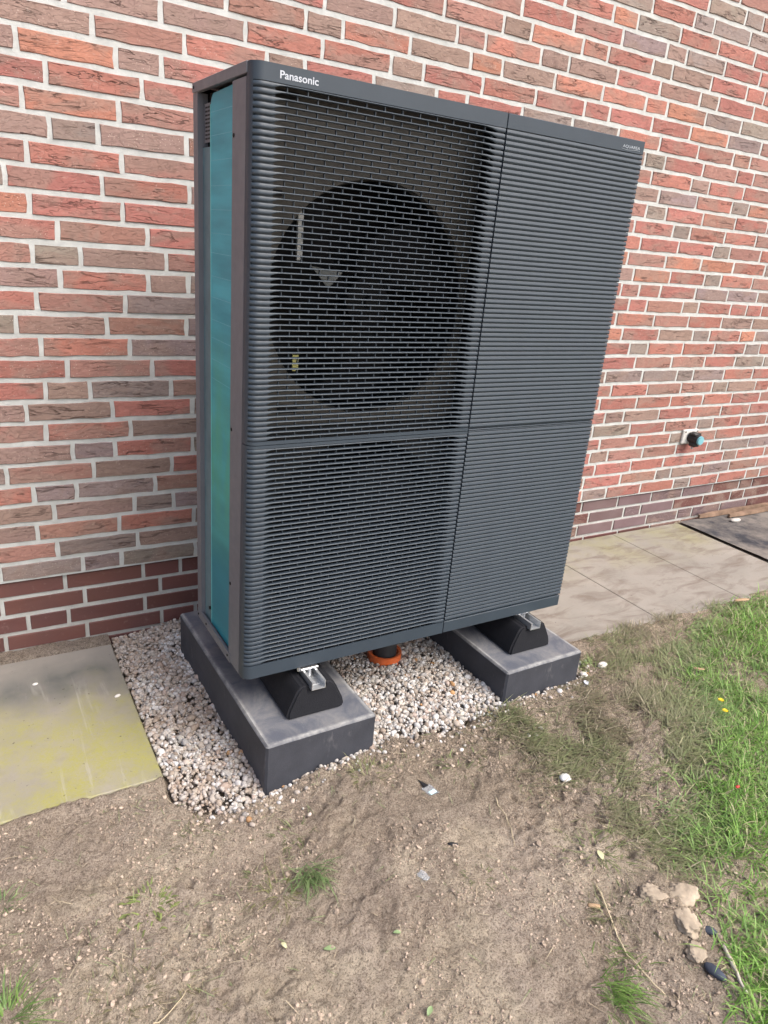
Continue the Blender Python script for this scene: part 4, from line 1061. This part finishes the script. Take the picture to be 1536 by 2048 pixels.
blob('white_stone', .757, -1.268, .013, (1.0, .95, .5), M_PAPER, 'white chip of plaster on the bare soil in front of the right block', 'plaster chip', seed=41, amp=.7)
sc_ = empty('plastic_bag', (.392, -1.149, hz(.392, -1.149) + .004), .2); tag(sc_, 'tiny clear plastic bag with a pale blue label on the bare soil', 'plastic bag')
m = MB(); m.box(-.015, .015, -.024, .014, 0, .0012, .0004); m.build('clear_pouch', M_FOIL, sc_)
MB().box(-.010, .010, -.020, -.008, .0016, .0022).build('bag_label', mat_plain('pale_blue_label', (.45, .68, .75), .5), sc_)
m = MB(); m.add([(-.008, .010, .001), (.008, .010, .001), (-.002, .040, .003), (-.008, .010, .003), (.008, .010, .003), (-.002, .040, .005)], [(0, 1, 2), (3, 5, 4), (0, 3, 4, 1), (1, 4, 5, 2), (2, 5, 3, 0)]); m.build('dark_corner', M_RING, sc_)
scrap('foil_scrap', .228, -1.376, .018, .026, M_FOIL, 'small clear foil scrap in the middle of the bare soil', 'foil scrap')
blob('dark_chip', .336, -1.336, .006, (2.0, .8, .5), M_RING, 'little black plastic bit on the bare soil below the clear bag', 'plastic bit', rz=-.5)
# leaves
def leaf(x, y, L_, mat, label, rz):
    V_ = []; Fc = []; n = 6
    for s_ in (0, .0004):
        for i in range(n + 1):
            u = i / n; w = math.sin(math.pi * u) ** .8 * L_ * .24
            V_ += [(u * L_, -w, .003 + .004 * math.sin(u * 3) + s_), (u * L_, 0, .0015 + .004 * math.sin(u * 3) + s_), (u * L_, w, .003 + .004 * math.sin(u * 3) + s_)]
    for b in (0, 3 * (n + 1)):
        for i in range(n):
            a = b + i * 3; Fc += [(a, a + 1, a + 4, a + 3), (a + 1, a + 2, a + 5, a + 4)]
    o = mesh_obj('leaf', V_, Fc, mat, smooth=True); o.location = (x, y, hz(x, y) + .002); o.rotation_euler = (0, 0, rz)
    return tag(o, label, 'leaf', 'small leaves on the soil')
leaf(-.094, -1.366, .018, M_YLEAF, 'pale yellow leaf on the bare soil left of centre', 1.9)
leaf(.075, -1.632, .022, M_LEAF, 'green leaf at the bottom centre of the photo', .6)
leaf(-.03, -1.405, .026, M_LEAF, 'thin green blade shaped leaf right of the pale yellow leaf', -.4)
leaf(.10, -1.46, .018, M_LEAF, 'short green leaf on the soil in the lower middle', -.5)
leaf(.628, -1.531, .030, M_YLEAF, 'long pale grey green leaf above the long pale stalk', 1.2)
# coin-like grey disc and pebbles off the bed
m = MB(); m.tube([(0, 0, 0), (0, 0, .002), (0, 0, .003)], [.011, .011, .009], 20)
o = m.build('grey_disc', mat_plain('pale_grey_plastic', (.50, .53, .58), .45), smooth=False); o.location = (1.150, -.955, hz(1.15, -.955) + .008); o.rotation_euler = (.25, .15, 0)
tag(o, 'round pale grey disc on the ground by the front right corner of the right block', 'disc')
for i, (x, y, r, l) in enumerate([(1.27, -.903, .013, 'white pebble in the green tuft right of the right block'), (.781, -1.091, .007, 'leftmost of three white pebbles on the mud in front of the right block'), (.800, -1.103, .008, 'middle one of three white pebbles on the mud in front of the right block'), (.835, -1.080, .008, 'rightmost of three white pebbles on the mud in front of the right block'), (.56, -1.06, .007, 'white pebble on the mud just below the gravel edge right of centre'), (1.175, -.915, .013, 'big white pebble at the front right bottom corner of the right block')]):
    blob('pebble', x, y, r, (1.2, .85, .6), M_PEBW if False else mat_plain('white_pebble', (.70, .67, .62), .6, .3) if i == 0 else bpy.data.materials['white_pebble'], l, 'pebble', group='white pebbles off the gravel bed', rz=i * .9, seed=60 + i, amp=.35)
for i, (x, y, l) in enumerate([(-.447, -.203, 'white pebble on the mossy slab nearest the wall'), (-.235, -.362, 'white pebble on the mossy slab close to the gravel edge')]):
    blob('pebble', x, y, .0068, (1.3, .8, .6), bpy.data.materials['white_pebble'], l, 'pebble', group='white pebbles on the mossy slab', z=-.062, seed=80 + i)
# dandelions
def dandelion(x, y, label):
    r = empty('dandelion', (x, y, hz(x, y))); tag(r, label, 'dandelion', 'dandelions in the lawn')
    m = MB(); m.tube([(0, 0, 0), (.004, .002, .02), (.006, .0, .036)], .0014, 6); m.build('stem', M_LEAF, r, True)
    m = MB(); k = 0
    for rg, nn in ((.010, 14), (.006, 10)):
        for i in range(nn):
            a = 2 * math.pi * i / nn + rg * 50; c_, s_ = math.cos(a), math.sin(a); w = .0016; z_ = .037 + (.010 - rg) * .5
            m.add([(.006, 0, z_ - .002), (.006 + c_ * rg * .7 - s_ * w, s_ * rg * .7 + c_ * w, z_), (.006 + c_ * rg, s_ * rg, z_ + .001), (.006 + c_ * rg * .7 + s_ * w, s_ * rg * .7 - c_ * w, z_)], [(0, 1, 2, 3)])
    m.build('flower_head', M_DAND, r)
dandelion(1.437, -1.245, 'yellow dandelion in the lawn right of the muddy grass, upper of the close pair')
dandelion(1.405, -1.285, 'yellow dandelion in the lawn right of the muddy grass, lower of the close pair')
dandelion(1.60, -1.36, 'yellow dandelion alone near the right edge of the photo')
blob('red_scrap', 1.129, -1.526, .0045, (1.5, .9, .6), M_RED, 'tiny red scrap in the grass at the right', 'scrap', z=.03)
